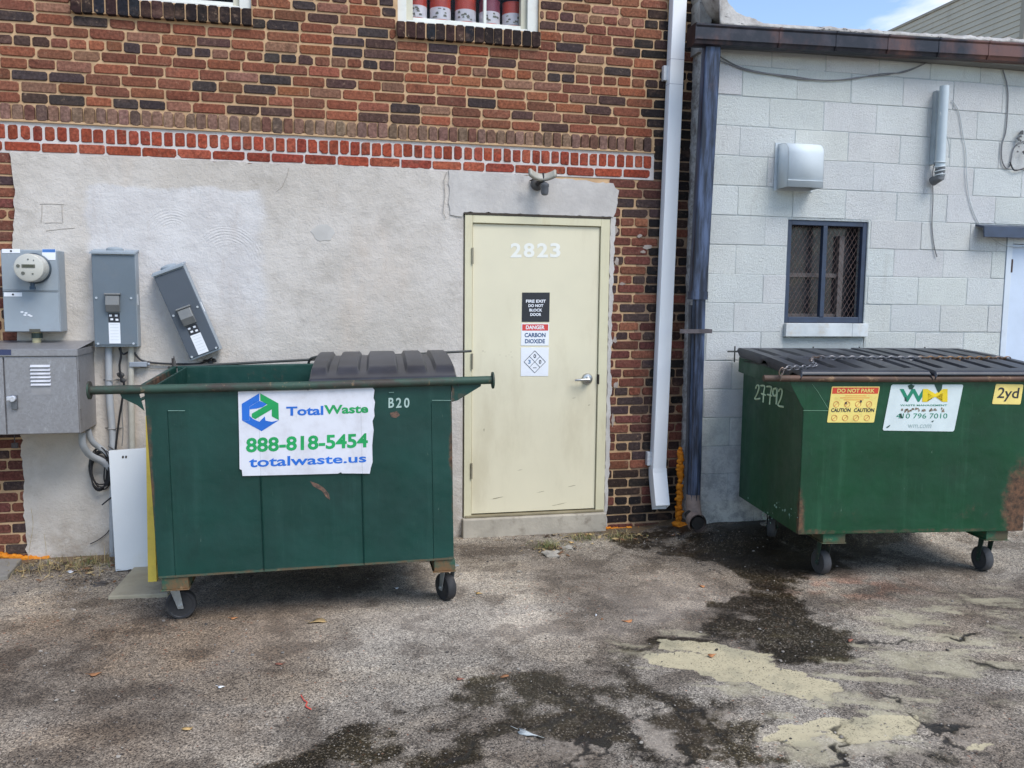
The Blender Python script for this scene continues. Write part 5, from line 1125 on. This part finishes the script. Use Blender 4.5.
# paint marks and rust scratch
m = MB()
for a, b in (((168, 410.7), (185, 410.7)), ((432, 400.3), (451, 400.5)), ((389, 392.5), (394, 392.3))):
    p, q = LP(RM, *a, -.009), LP(RM, *b, -.009); m.tube([p, q], .0016, 4)
m.build('paint_line', paint('pale_line', C(120, 150, 140), .6), dA)
m = MB(); pts = [LP(RM, x, y, -.0015) for x, y in ((310, 481), (318, 484), (324, 488), (329, 494), (330, 500), (326, 497), (322, 491), (313, 486))]; m.prism(pts, RM.to_3x3() @ V((0, .001, 0)))
m.prism([LP(RM, x, y, -.0015) for x, y in ((390, 413), (397, 411), (400, 415), (396, 418), (391, 417))], RM.to_3x3() @ V((0, .001, 0))); m.build('rust_scratch', rusty('scratch_rust', C(110, 84, 70), C(70, 62, 56), 30), dA)
# lid (right half), ribbed and domed
def lid(th, x0, x1, y0, y1, zf, zb_, ribs, mat, dome=.03, skew=0, rh=.022, split=None, nx=110, ny=46, name='lid', flap=.10):
    m = MB(); vs = []; fs = []
    for j in range(ny+1):
        v = j/ny; y = y0+(y1-y0)*v
        for i in range(nx+1):
            u = i/nx; x = x0+(x1-x0)*u+skew*v
            z = zf+(zb_-zf)*v+dome*math.sin(math.pi*min(1, v*1.0))**.8*(1 if v < .5 else 1)
            r = 0
            for a, b in ribs:
                e = .012; s1 = min(1, max(0, (u-a)/e)); s2 = min(1, max(0, (b-u)/e)); r = max(r, min(s1, s2))
            if split: 
                k = min(1, max(0, (v-flap)/.03))*min(1, max(0, (split-.035-v)/.02)) if v < split else min(1, max(0, (v-split-.03)/.02))*min(1, max(0, (.97-v)/.03))
                z += rh-(1-r)*rh*k
            else:
                k = min(1, max(0, (v-flap)/.06))*min(1, max(0, (.985-v)/.04)); z += r*rh*k
            ed = min(u, 1-u)*(x1-x0); z -= .028*max(0, 1-ed/.012)
            if j == 0: z -= .018
            vs.append(V((x, y, z)))
    for j in range(ny):
        for i in range(nx): a = j*(nx+1)+i; fs.append((a, a+1, a+nx+2, a+nx+1))
    m.add(vs, fs); return m.build(name, mat, th, world=False, smooth=True, solid=.006)
t = NT('black_plastic'); base = t.mix(t.ramp(t.noise(3, 6, .65), .3, .7), C(34, 36, 41), C(56, 58, 65)); base = t.mix(t.ramp(t.noise(8, 6, .7), .58, .76, 0, .35), base, C(104, 102, 104)); t.bump(t.noise(40, 4), .1, .003); M_LID = t.out(base, .42, 0, .5)
L_ = lid(dA, .805, 1.575, -.03, 1.02, 1.243, 1.296, [(.0, .125), (.18, .335), (.385, .60), (.65, .80), (.85, 1.0)], M_LID, dome=.035, skew=.04, rh=.024)
for xx in (.80+.05, 1.62, -.03):     # hinge pins and rod at the back
    m = MB(); m.tube([V((xx, 1.03, 1.24)), V((xx, 1.03, 1.30))], .006, 8); m.build('hinge_pin', paint('pin_dark', C(64, 58, 56), .6, .4), dA, world=False)
m = MB(); m.tube([V((-.06, 1.035, 1.245)), V((1.80, 1.035, 1.265+.045))], .008, 8); m.tube(curve([V((.77, 1.03, 1.25)), V((.79, 1.0, 1.285)), V((.86, .99, 1.30))], 5), .008, 8); m.build('hinge_rod', paint('rod_dark', C(70, 72, 70), .6, .4), dA, world=False, smooth=True)
m = MB(); p = RM.inverted() @ LP(RM, 175, 368, 1.03); m.tube([p, p+V((-.001, 0, .035)), p+V((-.003, 0, .075))], [.011, .009, .002], 6); m.build('hinge_spike', paint('spike_grey', C(84, 80, 76), .6, .3), dA, world=False)
# caster brackets
def bracket(th, xa, xb, z0, mat, y0=.005, h=.062, dy=.19):
    m = MB(); m.box(xa, xb, y0, y0+dy, z0-h, z0-.002); m.box(xa-.008, xb+.004, y0-.008, y0+dy, z0-h-.006, z0-h); return m.build('caster_bracket', mat, th, world=False, bevel=.003)
mbk = rusty('bracket_rust', C(112, 84, 56), C(48, 84, 68), 9)
bracket(dA, .062, .190, .262, mbk); bracket(dA, 1.435, 1.548, .262, mbk); bracket(dA, .045, .18, .262, mbk, .86); bracket(dA, 1.435, 1.548, .262, mbk, .86)
caster(dA, .09, .135, .195, .0, math.radians(6), .0765, M_BLK, M_ZN, M_RUB, None); caster(dA, 1.53, .15, .195, -.005-.018, math.radians(115), .0765, M_BLK, M_ZN, M_RUB, None)
caster(dA, .12, .90, .195, .0, math.radians(30), .0765, M_BLK, M_ZN, M_RUB, None); caster(dA, 1.485, .90, .195, -.02, math.radians(30), .0765, M_BLK, M_ZN, M_RUB, None)
# white sign with lettering
eps = -.0085
def SL(px, py, e=eps): return LP(RM, px, py, e)
M_BLUE = paint('print_blue', C(30, 104, 196), .5); M_GRN = paint('print_green', C(22, 152, 82), .5)
t = NT('sign_white'); base = t.mix(t.ramp(t.noise(7, 6, .7), .4, .75), C(216, 216, 222), C(198, 196, 200)); base = t.mix(t.ramp(t.noise(30, 6, .8, t.co((1, 1, .3))), .64, .72, 0, .5), base, C(164, 160, 156)); M_SIGN = t.out(base, .45, 0, .4)
op = [(238, 391.5), (290, 389.5), (340, 388), (372, 387), (374.5, 390), (373.5, 398), (375, 402), (374, 410), (374.6, 416), (372.5, 421), (373.6, 430), (372.2, 445), (372.6, 462), (370.8, 468), (369.8, 473.6), (342, 473.4), (341, 472.2), (338, 473.6), (300, 474.6), (270, 475.3), (242.5, 476), (241.8, 470), (239.6, 469), (239.2, 440), (238.6, 415)]
m = MB(); m.prism([SL(x, y) for x, y in op], RM.to_3x3() @ V((0, .002, 0))); sg = m.build('sign', M_SIGN, dA); sg['label'] = 'white waste company sign with torn edges'
e2 = eps-.0012
def S2(px, py): return LP(RM, px, py, e2)
m = MB(); dv = RM.to_3x3() @ V((0, .0008, 0))
def zz_(x, y): return S2(230+x/5.12, 380+y/5.12)
# hexagon of two interlocking arrows
blue1 = [(60, 122), (150, 68), (150, 104), (132, 116), (150, 126), (120, 146), (100, 140), (100, 182), (118, 198), (132, 204), (148, 210), (160, 198), (178, 184), (182, 206), (214, 212), (246, 202), (250, 212), (162, 262), (62, 206)]
# simple decomposition into convex-ish polygons
m.prism([zz_(*p) for p in [(60, 122), (150, 68), (150, 106), (100, 136), (100, 206), (62, 206)]], dv, 0)
m.prism([zz_(*p) for p in [(62, 207), (101, 207), (101, 184), (118, 200), (150, 214), (178, 186), (182, 208), (214, 214), (250, 206), (162, 262)]], dv, 0)
m.prism([zz_(*p) for p in [(101, 137), (150, 107), (190, 122), (168, 138), (120, 165), (101, 160)]][:4]+[zz_(136, 146), zz_(101, 150)], dv, 0)
m.prism([zz_(*p) for p in [(155, 68), (248, 120), (250, 205), (214, 186), (214, 150), (130, 200), (112, 190), (112, 172), (192, 126), (155, 104)]], dv, 1)
m.text('Total', zz_(288, 184), zz_(478, 179), zz_(478, 132), zz_(288, 137), 0, .03)
m.text('Waste', zz_(482, 176), zz_(708, 168), zz_(708, 124), zz_(482, 129), 1, .03)
m.text('888-818-5454', zz_(82, 372), zz_(706, 345), zz_(706, 272), zz_(82, 297), 1, .03)
m.text('totalwaste.us', zz_(97, 448), zz_(698, 421), zz_(698, 378), zz_(97, 395), 0, .02)
m.build('lettering', [M_BLUE, M_GRN], sg)
M_STN = paint('stencil_pale', C(160, 182, 174), .7)
m = MB()
for s_, xa, xb in (('B', 388.5, 394), ('2', 396, 401.5), ('0', 404, 409.5)): m.text(s_, *[LP(RM, x, y, -.002) for x, y in ((xa, 408), (xb, 407.5), (xb, 397.5), (xa, 398))], m=0, bold=.02)
m.build('stencil_number', M_STN, dA)
# ---------------- right dumpster
Lr = (1.722, -1.40, 0.)
dB = dumpster('bright green closed dumpster with ribbed black lids and rusty corner', Lr, math.radians(-7.3), 0, 1.42, .98, .302, 1.048, 1.235, .10, .10, (-.255, 1.68), .019, m2, m2, mbar2, 'green dumpsters in the alley', False, 1.285)
RB = ROOTS[dB.name]
# forward fold line of the front sheet
m = MB(); m.tube([LP(RB, 803, 410.5, -.001), LP(RB, 836, 410.8, -.001)], .0013, 5); m.tube([LP(RB, 812, 384, -.001), LP(RB, 818, 392, -.001), LP(RB, 829, 410, -.001)], .0012, 5); m.build('fold_line', paint('fold_pale', C(110, 150, 120), .6), dB)
ribs_a = [(0, .11), (.15, .30), (.34, .49), (.53, .68), (.72, .87), (.91, 1.)]
lid(dB, -.045, .765, -.035, 1.01, 1.246, 1.322, ribs_a, M_LID, dome=.012, rh=.030, split=.52, name='lid', flap=.12)
lid(dB, .775, 1.60, -.035, 1.01, 1.246, 1.326, ribs_a, M_LID, dome=.012, rh=.030, split=.52, name='lid', flap=.12)
m = MB()
for a, b in ((-.03, .005), (.70, .84)): m.box(a, b, .3, .9, 1.262, 1.274)
for xx in (-.05, .52, .86, 1.35): m.tube([V((xx, 1.03, 1.25)), V((xx, 1.03, 1.362))], .005, 8)
m.tube([V((-.10, 1.035, 1.325)), V((1.6, 1.035, 1.335))], .006, 8); m.build('hinge_rod', paint('rod_dark', C(70, 72, 70), .6, .4), dB, world=False)
mbk2 = rusty('bracket_green', C(84, 78, 58), C(36, 92, 66), 9)
bracket(dB, .165, .305, .302, mbk2, .02, .058); bracket(dB, 1.20, 1.34, .302, mbk2, .02, .058); bracket(dB, .145, .285, .302, mbk2, .82, .058); bracket(dB, 1.16, 1.30, .302, mbk2, .82, .058)
M_HUBD = paint('dark_hub', C(38, 42, 42), .6)
M_GF = rusty('green_fork', C(46, 70, 58), C(58, 62, 60), 12)
for x, y, g_, an in ((.245, .15, 0, 97), (1.30, .15, 0, 92), (.19, .84, .035, 60), (1.225, .84, .05, 80)): caster(dB, x, y, .238, g_, math.radians(an), .0765, M_HUBD, M_GF, M_RUBG, None)
# stickers
def SB(px, py, e=-.003): return LP(RB, px, py, e)
NB = RB.to_3x3() @ V((0, 1, 0))
M_YEL = paint('sticker_yellow', C(230, 208, 116), .5, var=.05, scale=8, dirt=C(170, 140, 70), dirt_amt=.4, dscale=14)
M_ORG = paint('sticker_red', C(206, 66, 42), .5); M_ORN = paint('sticker_orange', C(214, 140, 60), .5)
P = [SB(827, 422.5), SB(874, 422.5), SB(880, 386.5), SB(832, 386.5)]; m = MB(); plate(m, P, 0, .0015, .006)
o2 = -NB*.0012
q = tq(P, .02, .98, .80, .97); m.prism([p_+o2*.5 for p_ in q], NB*.0005, 1); m.text('DO NOT PARK', *tq(P, .12, .90, .83, .94), m=0, bold=.02, off=o2*1.5)
for v, a, b in ((.74, .3, .75), (.685, .2, .82), (.63, .28, .7)): q = tq(P, a, b, v-.01, v+.012); m.prism([p_+o2*.5 for p_ in q], NB*.0005, 2)
for r_, v in ((0, .51), (1, .13)):
    for k in range(4):
        c = tq(P, .14+.23*k, .14+.23*k+.01, v, v+.01)[0]; ex_ = (P[1]-P[0]).normalized(); ez_ = V((0, 0, 1))
        m.tube([c+o2+ex_*.017*math.cos(a)+ez_*.017*math.sin(a) for a in np.linspace(0, 6.28, 15)[:-1]], .0012, 4, 3, closed=True); m.tube([c+o2-ex_*.012-ez_*.012, c+o2+ex_*.012+ez_*.012], .0012, 4, 3)
for a, b in ((.05, .46), (.53, .96)): m.text('CAUTION', *tq(P, a, b, .29, .40), m=4, bold=.03, off=o2)
for px, py, r_ in ((846, 403, .007), (861, 401.5, .007), (828, 401, .004)): c = SB(px, py, -.0045); m.prism([c+V((math.cos(a)*r_, 0, math.sin(a)*r_*1.2)) for a in np.linspace(0, 6.28, 9)[:-1]], NB*.0005, 4)
m.build('warning_sticker', [M_YEL, M_ORG, M_ORN, paint('icon_red', C(206, 120, 70), .6), M_INK], dB)
P = [SB(882.5, 430.5), SB(954, 431.5), SB(963.5, 384.5), SB(891.5, 384.5)]; m = MB(); plate(m, P, 0, .0015, .012)
def zq(x, y): return SB(780+x/5.12, 370+y/5.12, -.0042)
dn = NB*.0006
def poly(pts, mi): m.prism([zq(*p) for p in pts], dn, mi)
m.text('W', zq(611, 163), zq(750, 163), zq(752, 97), zq(613, 97), 1, .03); m.text('M', zq(728, 163), zq(858, 163), zq(858, 97), zq(732, 97), 2, .02, off=-NB*.0004)
m.text('WASTE MANAGEMENT', zq(616, 185), zq(856, 185), zq(856, 176), zq(616, 176), 1, .01)
m.text('410 796 7010', zq(594, 248), zq(856, 248), zq(858, 222), zq(598, 222), 1, .0)
m.text('wm.com', zq(655, 297), zq(772, 297), zq(778, 278), zq(655, 278), 3, .0)
for k in range(26):
    x = 575+random.uniform(0, 280); y = 204+random.uniform(-10, 10); w = random.uniform(4, 16); h_ = random.uniform(2, 7)
    m.prism([SB(780+a_/5.12, 370+b_/5.12, -.0046) for a_, b_ in ((x, y+h_), (x+w, y+h_*.6), (x+w*.8, y-h_), (x+w*.1, y-h_*.8))], dn, 4)
for q in ([(655, 80), (672, 74), (690, 80), (678, 100), (662, 98)], [(790, 72), (832, 74), (828, 100), (812, 118), (800, 96)], [(545, 292), (566, 280), (560, 290), (548, 298)], [(638, 140), (646, 138), (650, 160), (640, 160)], [(612, 225), (622, 222), (628, 246), (618, 248)], [(776, 262), (790, 258), (782, 268)]):
    m.prism([SB(780+a_/5.12, 370+b_/5.12, -.0049) for a_, b_ in q], dn, 5)
m.build('company_sticker', [paint('sticker_pale', C(206, 216, 214), .5, var=.05, scale=8), paint('logo_teal', C(24, 128, 96), .5), paint('logo_yellow', C(226, 196, 30), .5), paint('faded_grey', C(160, 178, 176), .6), paint('overpaint_brown', C(130, 112, 92), .7), paint('scuff_green', C(30, 66, 52), .6)], dB)
P = [SB(992, 404), SB(1020.5, 404.5), SB(1023.5, 384.5), SB(996, 384)]; m = MB(); plate(m, P, 0, .0015, .008); m.text('2yd', *tq(P, .12, .88, .14, .84), m=1, bold=.01, off=-NB*.0015); m.build('size_sticker', [paint('sticker_light_yellow', C(232, 208, 120), .5), M_INK], dB)
# hand painted number on the left side face
Xn = RB.to_3x3() @ V((1, 0, 0)); o0 = RB @ V((-.0315, 0, 0)); o1 = RB @ V((-.002, 0, 0)); m = MB()
def SS(px, py, e=o1): return PP(px, py, e, Xn)
def zs_(x, y): return SS(720+x/6.827, 340+y/6.827)
strokes = [[(246, 330), (252, 312), (264, 310), (268, 325), (258, 360), (240, 402), (274, 400)], [(280, 312), (306, 316), (300, 360), (296, 426)], [(284, 366), (312, 376)], [(320, 318), (352, 322), (346, 370), (340, 440)], [(326, 372), (356, 382)],
           [(388, 372), (372, 382), (362, 362), (368, 336), (384, 330), (390, 350), (388, 390), (386, 440)], [(402, 352), (408, 336), (422, 336), (426, 356), (416, 400), (398, 446), (434, 456)]]
for s_ in strokes: m.tube(curve([zs_(*p) for p in s_], 5), .0062, 5)
m.build('painted_number', paint('chalk_pale', C(186, 204, 170), .7), dB)
m = MB()
for k in range(26):
    px, py = random.choice([(775, 505), (778, 510), (790, 512), (770, 520), (753, 500), (792, 516), (768, 515)]); px += random.uniform(-6, 6); py += random.uniform(-4, 4); c = SS(px, py); r_ = random.uniform(.002, .008)
    py_dir = RB.to_3x3() @ V((0, 1, 0)); m.prism([c+py_dir*math.cos(a)*r_*1.4*random.uniform(.6, 1.2)+V((0, 0, math.sin(a)*r_*random.uniform(.6, 1.2))) for a in np.linspace(0, 6.28, 8)[:-1]], -Xn*.001)
m.build('paint_spatter', paint('spatter_pale', C(128, 160, 144), .7), dB)
# chain over the lids
t = NT('galv_chain'); M_CHN = t.out(t.mix(t.ramp(t.noise(2.2, 3), .45, .6), C(120, 120, 124), C(112, 84, 56)), .45, .7)
def lidz(lx, ly): 
    v = (ly+.035)/1.045; zf_, zb_ = 1.246, 1.324; return zf_+(zb_-zf_)*v+.012*math.sin(math.pi*v)**.8+.024
path = [V((.02, -.045, 1.21)), V((.02, -.05, 1.255)), V((.05, .04, lidz(.05, .04)+.008)), V((.10, .20, lidz(.1, .2)+.008)), V((.16, .30, lidz(.16, .3)+.006))]
path = [RB.inverted() @ LP(RB, 781, 377, -.045), RB.inverted() @ LP(RB, 785, 369, -.04)+V((0, 0, .002)), V((.10, .10, lidz(0, .10)+.008)), V((.17, .30, lidz(0, .3)+.008))]
for x in np.arange(.25, 1.62, .1): path.append(V((x, .42+.005*math.sin(x*9), lidz(x, .42)+.008)))
cv = curve(path, 12); m = MB(); L_acc = 0; nxt = 0; step = .033; k = 0
for a, b in zip(cv[:-1], cv[1:]):
    d_ = (b-a).length
    while nxt <= L_acc+d_:
        p = a.lerp(b, (nxt-L_acc)/d_); dr_ = (b-a).normalized(); up = V((0, 0, 1)) if k % 2 else dr_.cross(V((0, 0, 1))).normalized(); up = (up-dr_*up.dot(dr_)).normalized()
        if k % 2 == 0: up = (up+V((0, 0, .45))).normalized(); up = (up-dr_*up.dot(dr_)).normalized()
        m.tube([p+dr_*.0235*math.cos(q)+up*.0125*math.sin(q) for q in np.linspace(0, 6.283, 13)[:-1]], .0038, 6, closed=True); nxt += step; k += 1
    L_acc += d_
m.v = [RB @ v for v in m.v]; o = m.build('chain', M_CHN, None, smooth=True); tag(o, 'steel chain laid across the black lids of the right dumpster', 'chain')
# ================================================================ SMALL THINGS ON THE GROUND
random.seed(5)
t = NT('orange_foam'); base = t.mix(t.ramp(t.noise(12, 6, .7), .35, .65), C(196, 112, 22), C(222, 142, 40)); base = t.mix(t.ramp(t.noise(20, 6, .7), .6, .72, 0, .7), base, C(120, 74, 30)); t.bump(t.noise(45, 4), .6, .01); M_FOAM = t.out(base, .75, 0, .3)
def foam(pts, r, label, Yf=None, n=30, zsc=.8):
    m = MB(); P = [V(p) for p in pts]; tot = len(P)-1
    for i in range(n):
        u = i/(n-1)*tot; k = min(int(u), tot-1); p = P[k].lerp(P[k+1], u-k); m.blob(p+V((random.uniform(-.006, .006), random.uniform(-.004, .004), random.uniform(-.008, .008))), r*random.uniform(.6, 1.25), 0, 2, .45, (1.3, .7, zsc))
    o = m.build('foam_bead', M_FOAM, None, smooth='all'); return tag(o, label, 'foam', 'orange foam along the wall base')
def wb(px, py, y=-.02): return PY(px, py, y)
foam([wb(-60, 553), wb(0, 556), wb(30, 559), wb(60, 563), wb(85, 564), wb(112, 560)], .022, 'long orange foam bead along the foot of the stucco at the left edge', n=60)
foam([wb(572, 530), wb(600, 529), wb(622, 528), wb(640, 529)], .014, 'short orange foam bead at the foot of the wall right of the door', n=30)
foam([V((X_BLK-.06, -.10+.0, PY(676, y, -.1).z)) for y in (450, 465, 480, 495, 510, 520)], .018, 'upright streak of orange foam between the two downspouts', n=46, zsc=1.2)
foam([V((X_BLK-.10, -.16, PY(675, 522, -.1).z)), V((X_BLK-.03, -.2, PY(680, 524, -.1).z))], .03, 'lump of orange foam at the foot of the upright streak', n=9, zsc=.7)
t = NT('dry_grass'); M_G1 = t.out(C(158, 140, 100), .8); t = NT('green_grass'); M_G2 = t.out(C(96, 106, 58), .7)
def clump(px, py, n, spread, h, label, green=.4):
    m = MB(); c = G(px, py)
    for i in range(n):
        b = c+V((random.gauss(0, spread), random.gauss(0, spread*.6), 0)); b.z = float(gh(b.x, b.y)); b.y = min(b.y, -.035)
        hh_ = h*random.uniform(.2, 1.15)**1.5; an = random.uniform(0, 6.28); ln = random.uniform(.4, 2.2)*h*.8; d_ = V((math.cos(an), math.sin(an), 0)); w = V((-d_.y, d_.x, 0))*random.uniform(.0010, .0024)
        p1 = b+V((0, 0, hh_*.55))+d_*ln*.25; p2 = b+V((0, 0, hh_*random.uniform(.6, 1)))+d_*ln*.8; p1.y = min(p1.y, -.03); p2.y = min(p2.y, -.03)
        m.add([b-w, b+w, p1+w*.8, p1-w*.8, p2], [(0, 1, 2, 3), (3, 2, 4)], 1 if random.random() < green else 0)
    o = m.build('grass_clump', [M_G1, M_G2], None); return tag(o, label, 'grass', 'weeds at the foot of the walls')
clump(46, 569, 240, .15, .065, 'dry straw coloured weed clump at the foot of the stucco by the left edge', .1)
clump(86, 565, 130, .07, .06, 'greener weed clump between the straw clump and the white panel', .35)
clump(100, 563, 40, .04, .10, 'thin tall weeds right beside the white panel', .4)
clump(550, 548, 170, .045, .07, 'small green weed clump in front of the door threshold', .8)
clump(582, 539, 130, .05, .05, 'low weed clump by the right end of the threshold', .6)
clump(620, 538, 200, .08, .05, 'flat brownish weed clump below the brick pier', .35)
pipe('weed_stalk', [(28, 562, -.06), (30, 545, -.06), (33, 525, -.05), (31, 508, -.05)], -.05, .0012, M_G1, 'tall thin dry stalk against the stucco at the left', 'weed', 5)
pipe('weed_stalk', [(46, 560, -.06), (46, 548, -.06), (44, 534, -.05)], -.05, .0012, M_G1, 'shorter dry stalk against the stucco at the left', 'weed', 5)
mb = MB()
for i in range(620):
    px, py = random.choice([(random.gauss(65, 34), random.gauss(570, 6)), (random.gauss(70, 40), random.gauss(572, 7)), (random.gauss(600, 40), random.gauss(537, 4)), (random.gauss(552, 14), random.gauss(550, 4))]); p = G(px, max(py, 536)); 
    if p.y > -.05: continue
    p.z = float(gh(p.x, p.y))+random.uniform(.003, .018); an = random.uniform(0, 6.28); a = V((math.cos(an), math.sin(an), random.uniform(-.3, .3))); b = V((-a.y, a.x, random.uniform(-.5, .5))); l = random.uniform(.006, .03); w = l*random.choice([.08, .12, .45])
    mb.add([p-a*l, p-b*w, p+a*l, p+b*w], [(0, 1, 2, 3)], random.choice([0, 0, 1, 2]))
o = mb.build('leaf_litter', [paint('litter_straw', C(168, 146, 104), .9), paint('litter_brown', C(112, 80, 56), .9), paint('litter_dark', C(66, 54, 44), .9)]); tag(o, kind='stuff')
# leaves and litter
def leaf(px, py, s_, cm, label, an=None, nm='fallen_leaf', cat='leaf', grp='fallen leaves on the asphalt', el=.55):
    c = G(px, py); c.z = float(gh(c.x, c.y))+.010; an = random.uniform(0, 6.28) if an is None else an; a = V((math.cos(an), math.sin(an), 0)); b = V((-a.y, a.x, 0)); m = MB(); n = 12; ring = []
    for i in range(n):
        q = 2*math.pi*i/n; r_ = s_*(1+.22*math.sin(3*q+px)+random.uniform(-.08, .08)); ring.append(c+a*r_*math.cos(q)+b*r_*el*math.sin(q)+V((0, 0, .10*s_*math.cos(2*q+px)-.004)))
    m.add([c]+ring, [(0, i+1, (i+1) % n+1) for i in range(n)]); m.tube([c-a*s_*.9, c-a*s_*1.5+V((0, 0, .004))], .001, 4)
    o = m.build(nm, cm, None, smooth='all', solid=.001); return tag(o, label, cat, grp)
LO = paint('leaf_orange', C(168, 112, 70), .7, var=.2, scale=40); LB = paint('leaf_brown', C(140, 96, 62), .8, var=.2, scale=40); LY = paint('leaf_tan', C(186, 152, 98), .7, var=.2, scale=40); LR = paint('leaf_red', C(134, 84, 66), .7, var=.2, scale=40)
leaf(234, 619, .020, LO, 'small orange leaf on the asphalt in front of the left dumpster'); leaf(279, 665, .020, LR, 'red brown leaf on open asphalt below the left dumpster sign')
leaf(479, 594, .020, LY, 'yellow leaf just right of the left dumpster wheel'); leaf(628, 622, .026, LO, 'orange leaf on light asphalt below the white downspout')
leaf(702, 587, .022, LO, 'orange leaf at the edge of the dark wet streak'); leaf(712, 656, .024, LO, 'orange leaf lying on the upper tan mud puddle')
leaf(850, 641, .020, LR, 'reddish leaf right of the upper tan puddle'); leaf(602, 620, .012, LB, 'tiny brown leaf beside the orange leaf')
leaf(460, 680, .018, LR, 'reddish leaf on the dark damp patch, left one of a pair'); leaf(505, 677, .022, LB, 'brown leaf on the dark damp patch, right one of a pair'); leaf(186, 730, .020, LY, 'tan leaf near the lower left of the alley')
leaf(588, 535, .028, LY, 'pale leaf caught in the weeds by the threshold'); leaf(571, 543, .022, LY, 'pale curled leaf beside the green weed clump'); leaf(22, 572, .02, LY, 'tan leaf on the gravel beside the concrete patch'); leaf(95, 675, .026, LB, 'flat brown leaf at the left of the alley', .3)
leaf(318, 622, .045, paint('tan_stain', C(160, 134, 92), .9, var=.2, scale=30), 'flattened tan leaf below the middle of the left dumpster', .1)
o = leaf(529, 735, .055, paint('feather_grey', C(176, 180, 178), .7, var=.15, scale=40), 'pale grey feather lying on dark wet asphalt near the bottom', -.75, 'feather', 'feather', None, .24)
leaf(221, 688, .014, M_WHT, 'small white paper scrap in the middle left asphalt', 0, 'paper_scrap', 'litter', 'paper scraps on the asphalt'); leaf(72, 572, .026, M_WHT, 'crumpled white scrap in the weeds at the left', 1, 'paper_scrap', 'litter', 'paper scraps on the asphalt', .8)
leaf(596, 616, .016, M_WHT, 'thin white scrap on light asphalt left of the orange leaf', 1.2, 'paper_scrap', 'litter', 'paper scraps on the asphalt', .3); leaf(397, 589, .012, M_WHT, 'tiny white scrap under the right end of the left dumpster', .5, 'paper_scrap', 'litter', 'paper scraps on the asphalt', .6)
mb = MB()
random.seed(9); c = G(305, 704); 
mb.tube(curve([G(x, y)+V((0, 0, .008)) for x, y in ((301, 697), (304, 702), (307, 704), (306, 708), (311, 711))]), .003, 6); o = mb.build('red_string', paint('string_red', C(196, 80, 66), .7), None, smooth=True); tag(o, 'short crinkled red string on the asphalt', 'string')
def stone(px, py, r, label, mi):
    m = MB(); c = G(px, py); c.z = float(gh(c.x, c.y))+r*.25; m.blob(c, r, 0, 2, .4, (1.3, .9, .55)); o = m.build('stone', mi, None, smooth=False); tag(o, label, 'stone', 'loose stones by the walls')
SG = paint('stone_grey', C(150, 144, 134), .9, var=.2, scale=20, bump=.4); SD = paint('stone_dark', C(84, 78, 74), .9, var=.2, scale=20, bump=.4)
stone(551, 556, .045, 'flat grey stone in front of the green weed clump', SG); stone(567, 549, .03, 'smaller grey stone right of the flat stone', SG); stone(32, 570, .03, 'dark stone beside the concrete patch at the left', SD); stone(100, 585, .028, 'dark stone in front of the paving slab', SD); stone(519, 572, .012, 'small pale stone below the door threshold', SG); stone(768, 525, .04, 'flat pale stone against the block wall behind the right dumpster', SG)
# ================================================================ LIGHT AND SKY
wd_ = bpy.data.worlds.new('World'); S.world = wd_; wd_.use_nodes = True; nt = wd_.node_tree; bg = nt.nodes['Background']
sky = nt.nodes.new('ShaderNodeTexSky'); sky.sky_type = 'NISHITA'; sky.sun_disc = False
EL, AZ = math.radians(52), math.radians(150)      # azimuth clockwise from +Y (north), sun behind the photographer to the right, veiled
sky.sun_elevation = EL; sky.sun_rotation = AZ; sky.air_density = 1.0; sky.dust_density = .4; sky.ozone_density = 1.9
tc = nt.nodes.new('ShaderNodeTexCoord'); mp = nt.nodes.new('ShaderNodeMapping'); mp.inputs['Scale'].default_value = (1, 1, 3.2); mp.inputs['Location'].default_value = (1.3, .4, 0); nt.links.new(tc.outputs['Generated'], mp.inputs[0])
nz = nt.nodes.new('ShaderNodeTexNoise'); nz.inputs['Scale'].default_value = 2.6; nz.inputs['Detail'].default_value = 7; nz.inputs['Roughness'].default_value = .55; nz.inputs['Distortion'].default_value = .6; nt.links.new(mp.outputs[0], nz.inputs[0])
mr = nt.nodes.new('ShaderNodeMapRange'); mr.inputs[1].default_value = .56; mr.inputs[2].default_value = .78; mr.inputs[3].default_value = .02; mr.inputs[4].default_value = .95; nt.links.new(nz.outputs['Fac'], mr.inputs[0])
mx = nt.nodes.new('ShaderNodeMix'); mx.data_type = 'RGBA'; nt.links.new(mr.outputs[0], mx.inputs[0]); nt.links.new(sky.outputs[0], mx.inputs[6]); mx.inputs[7].default_value = (6.9, 6.6, 6.3, 1)
nt.links.new(mx.outputs[2], bg.inputs[0]); bg.inputs[1].default_value = .11
sl = bpy.data.lights.new('sun', 'SUN'); so = bpy.data.objects.new('sun', sl); COL.objects.link(so); sl.energy = 1.5; sl.angle = math.radians(32); sl.color = (1, .965, .92)
dirv = V((math.sin(AZ)*math.cos(EL), math.cos(AZ)*math.cos(EL), math.sin(EL)))
so.rotation_euler = dirv.to_track_quat('Z', 'Y').to_euler(); so.location = (2, -4, 8)
S.view_settings.view_transform = 'Standard'; S.view_settings.look = 'None'; S.view_settings.exposure = 1.10; S.view_settings.gamma = 1
S.render.resolution_x = 1024; S.render.resolution_y = 768
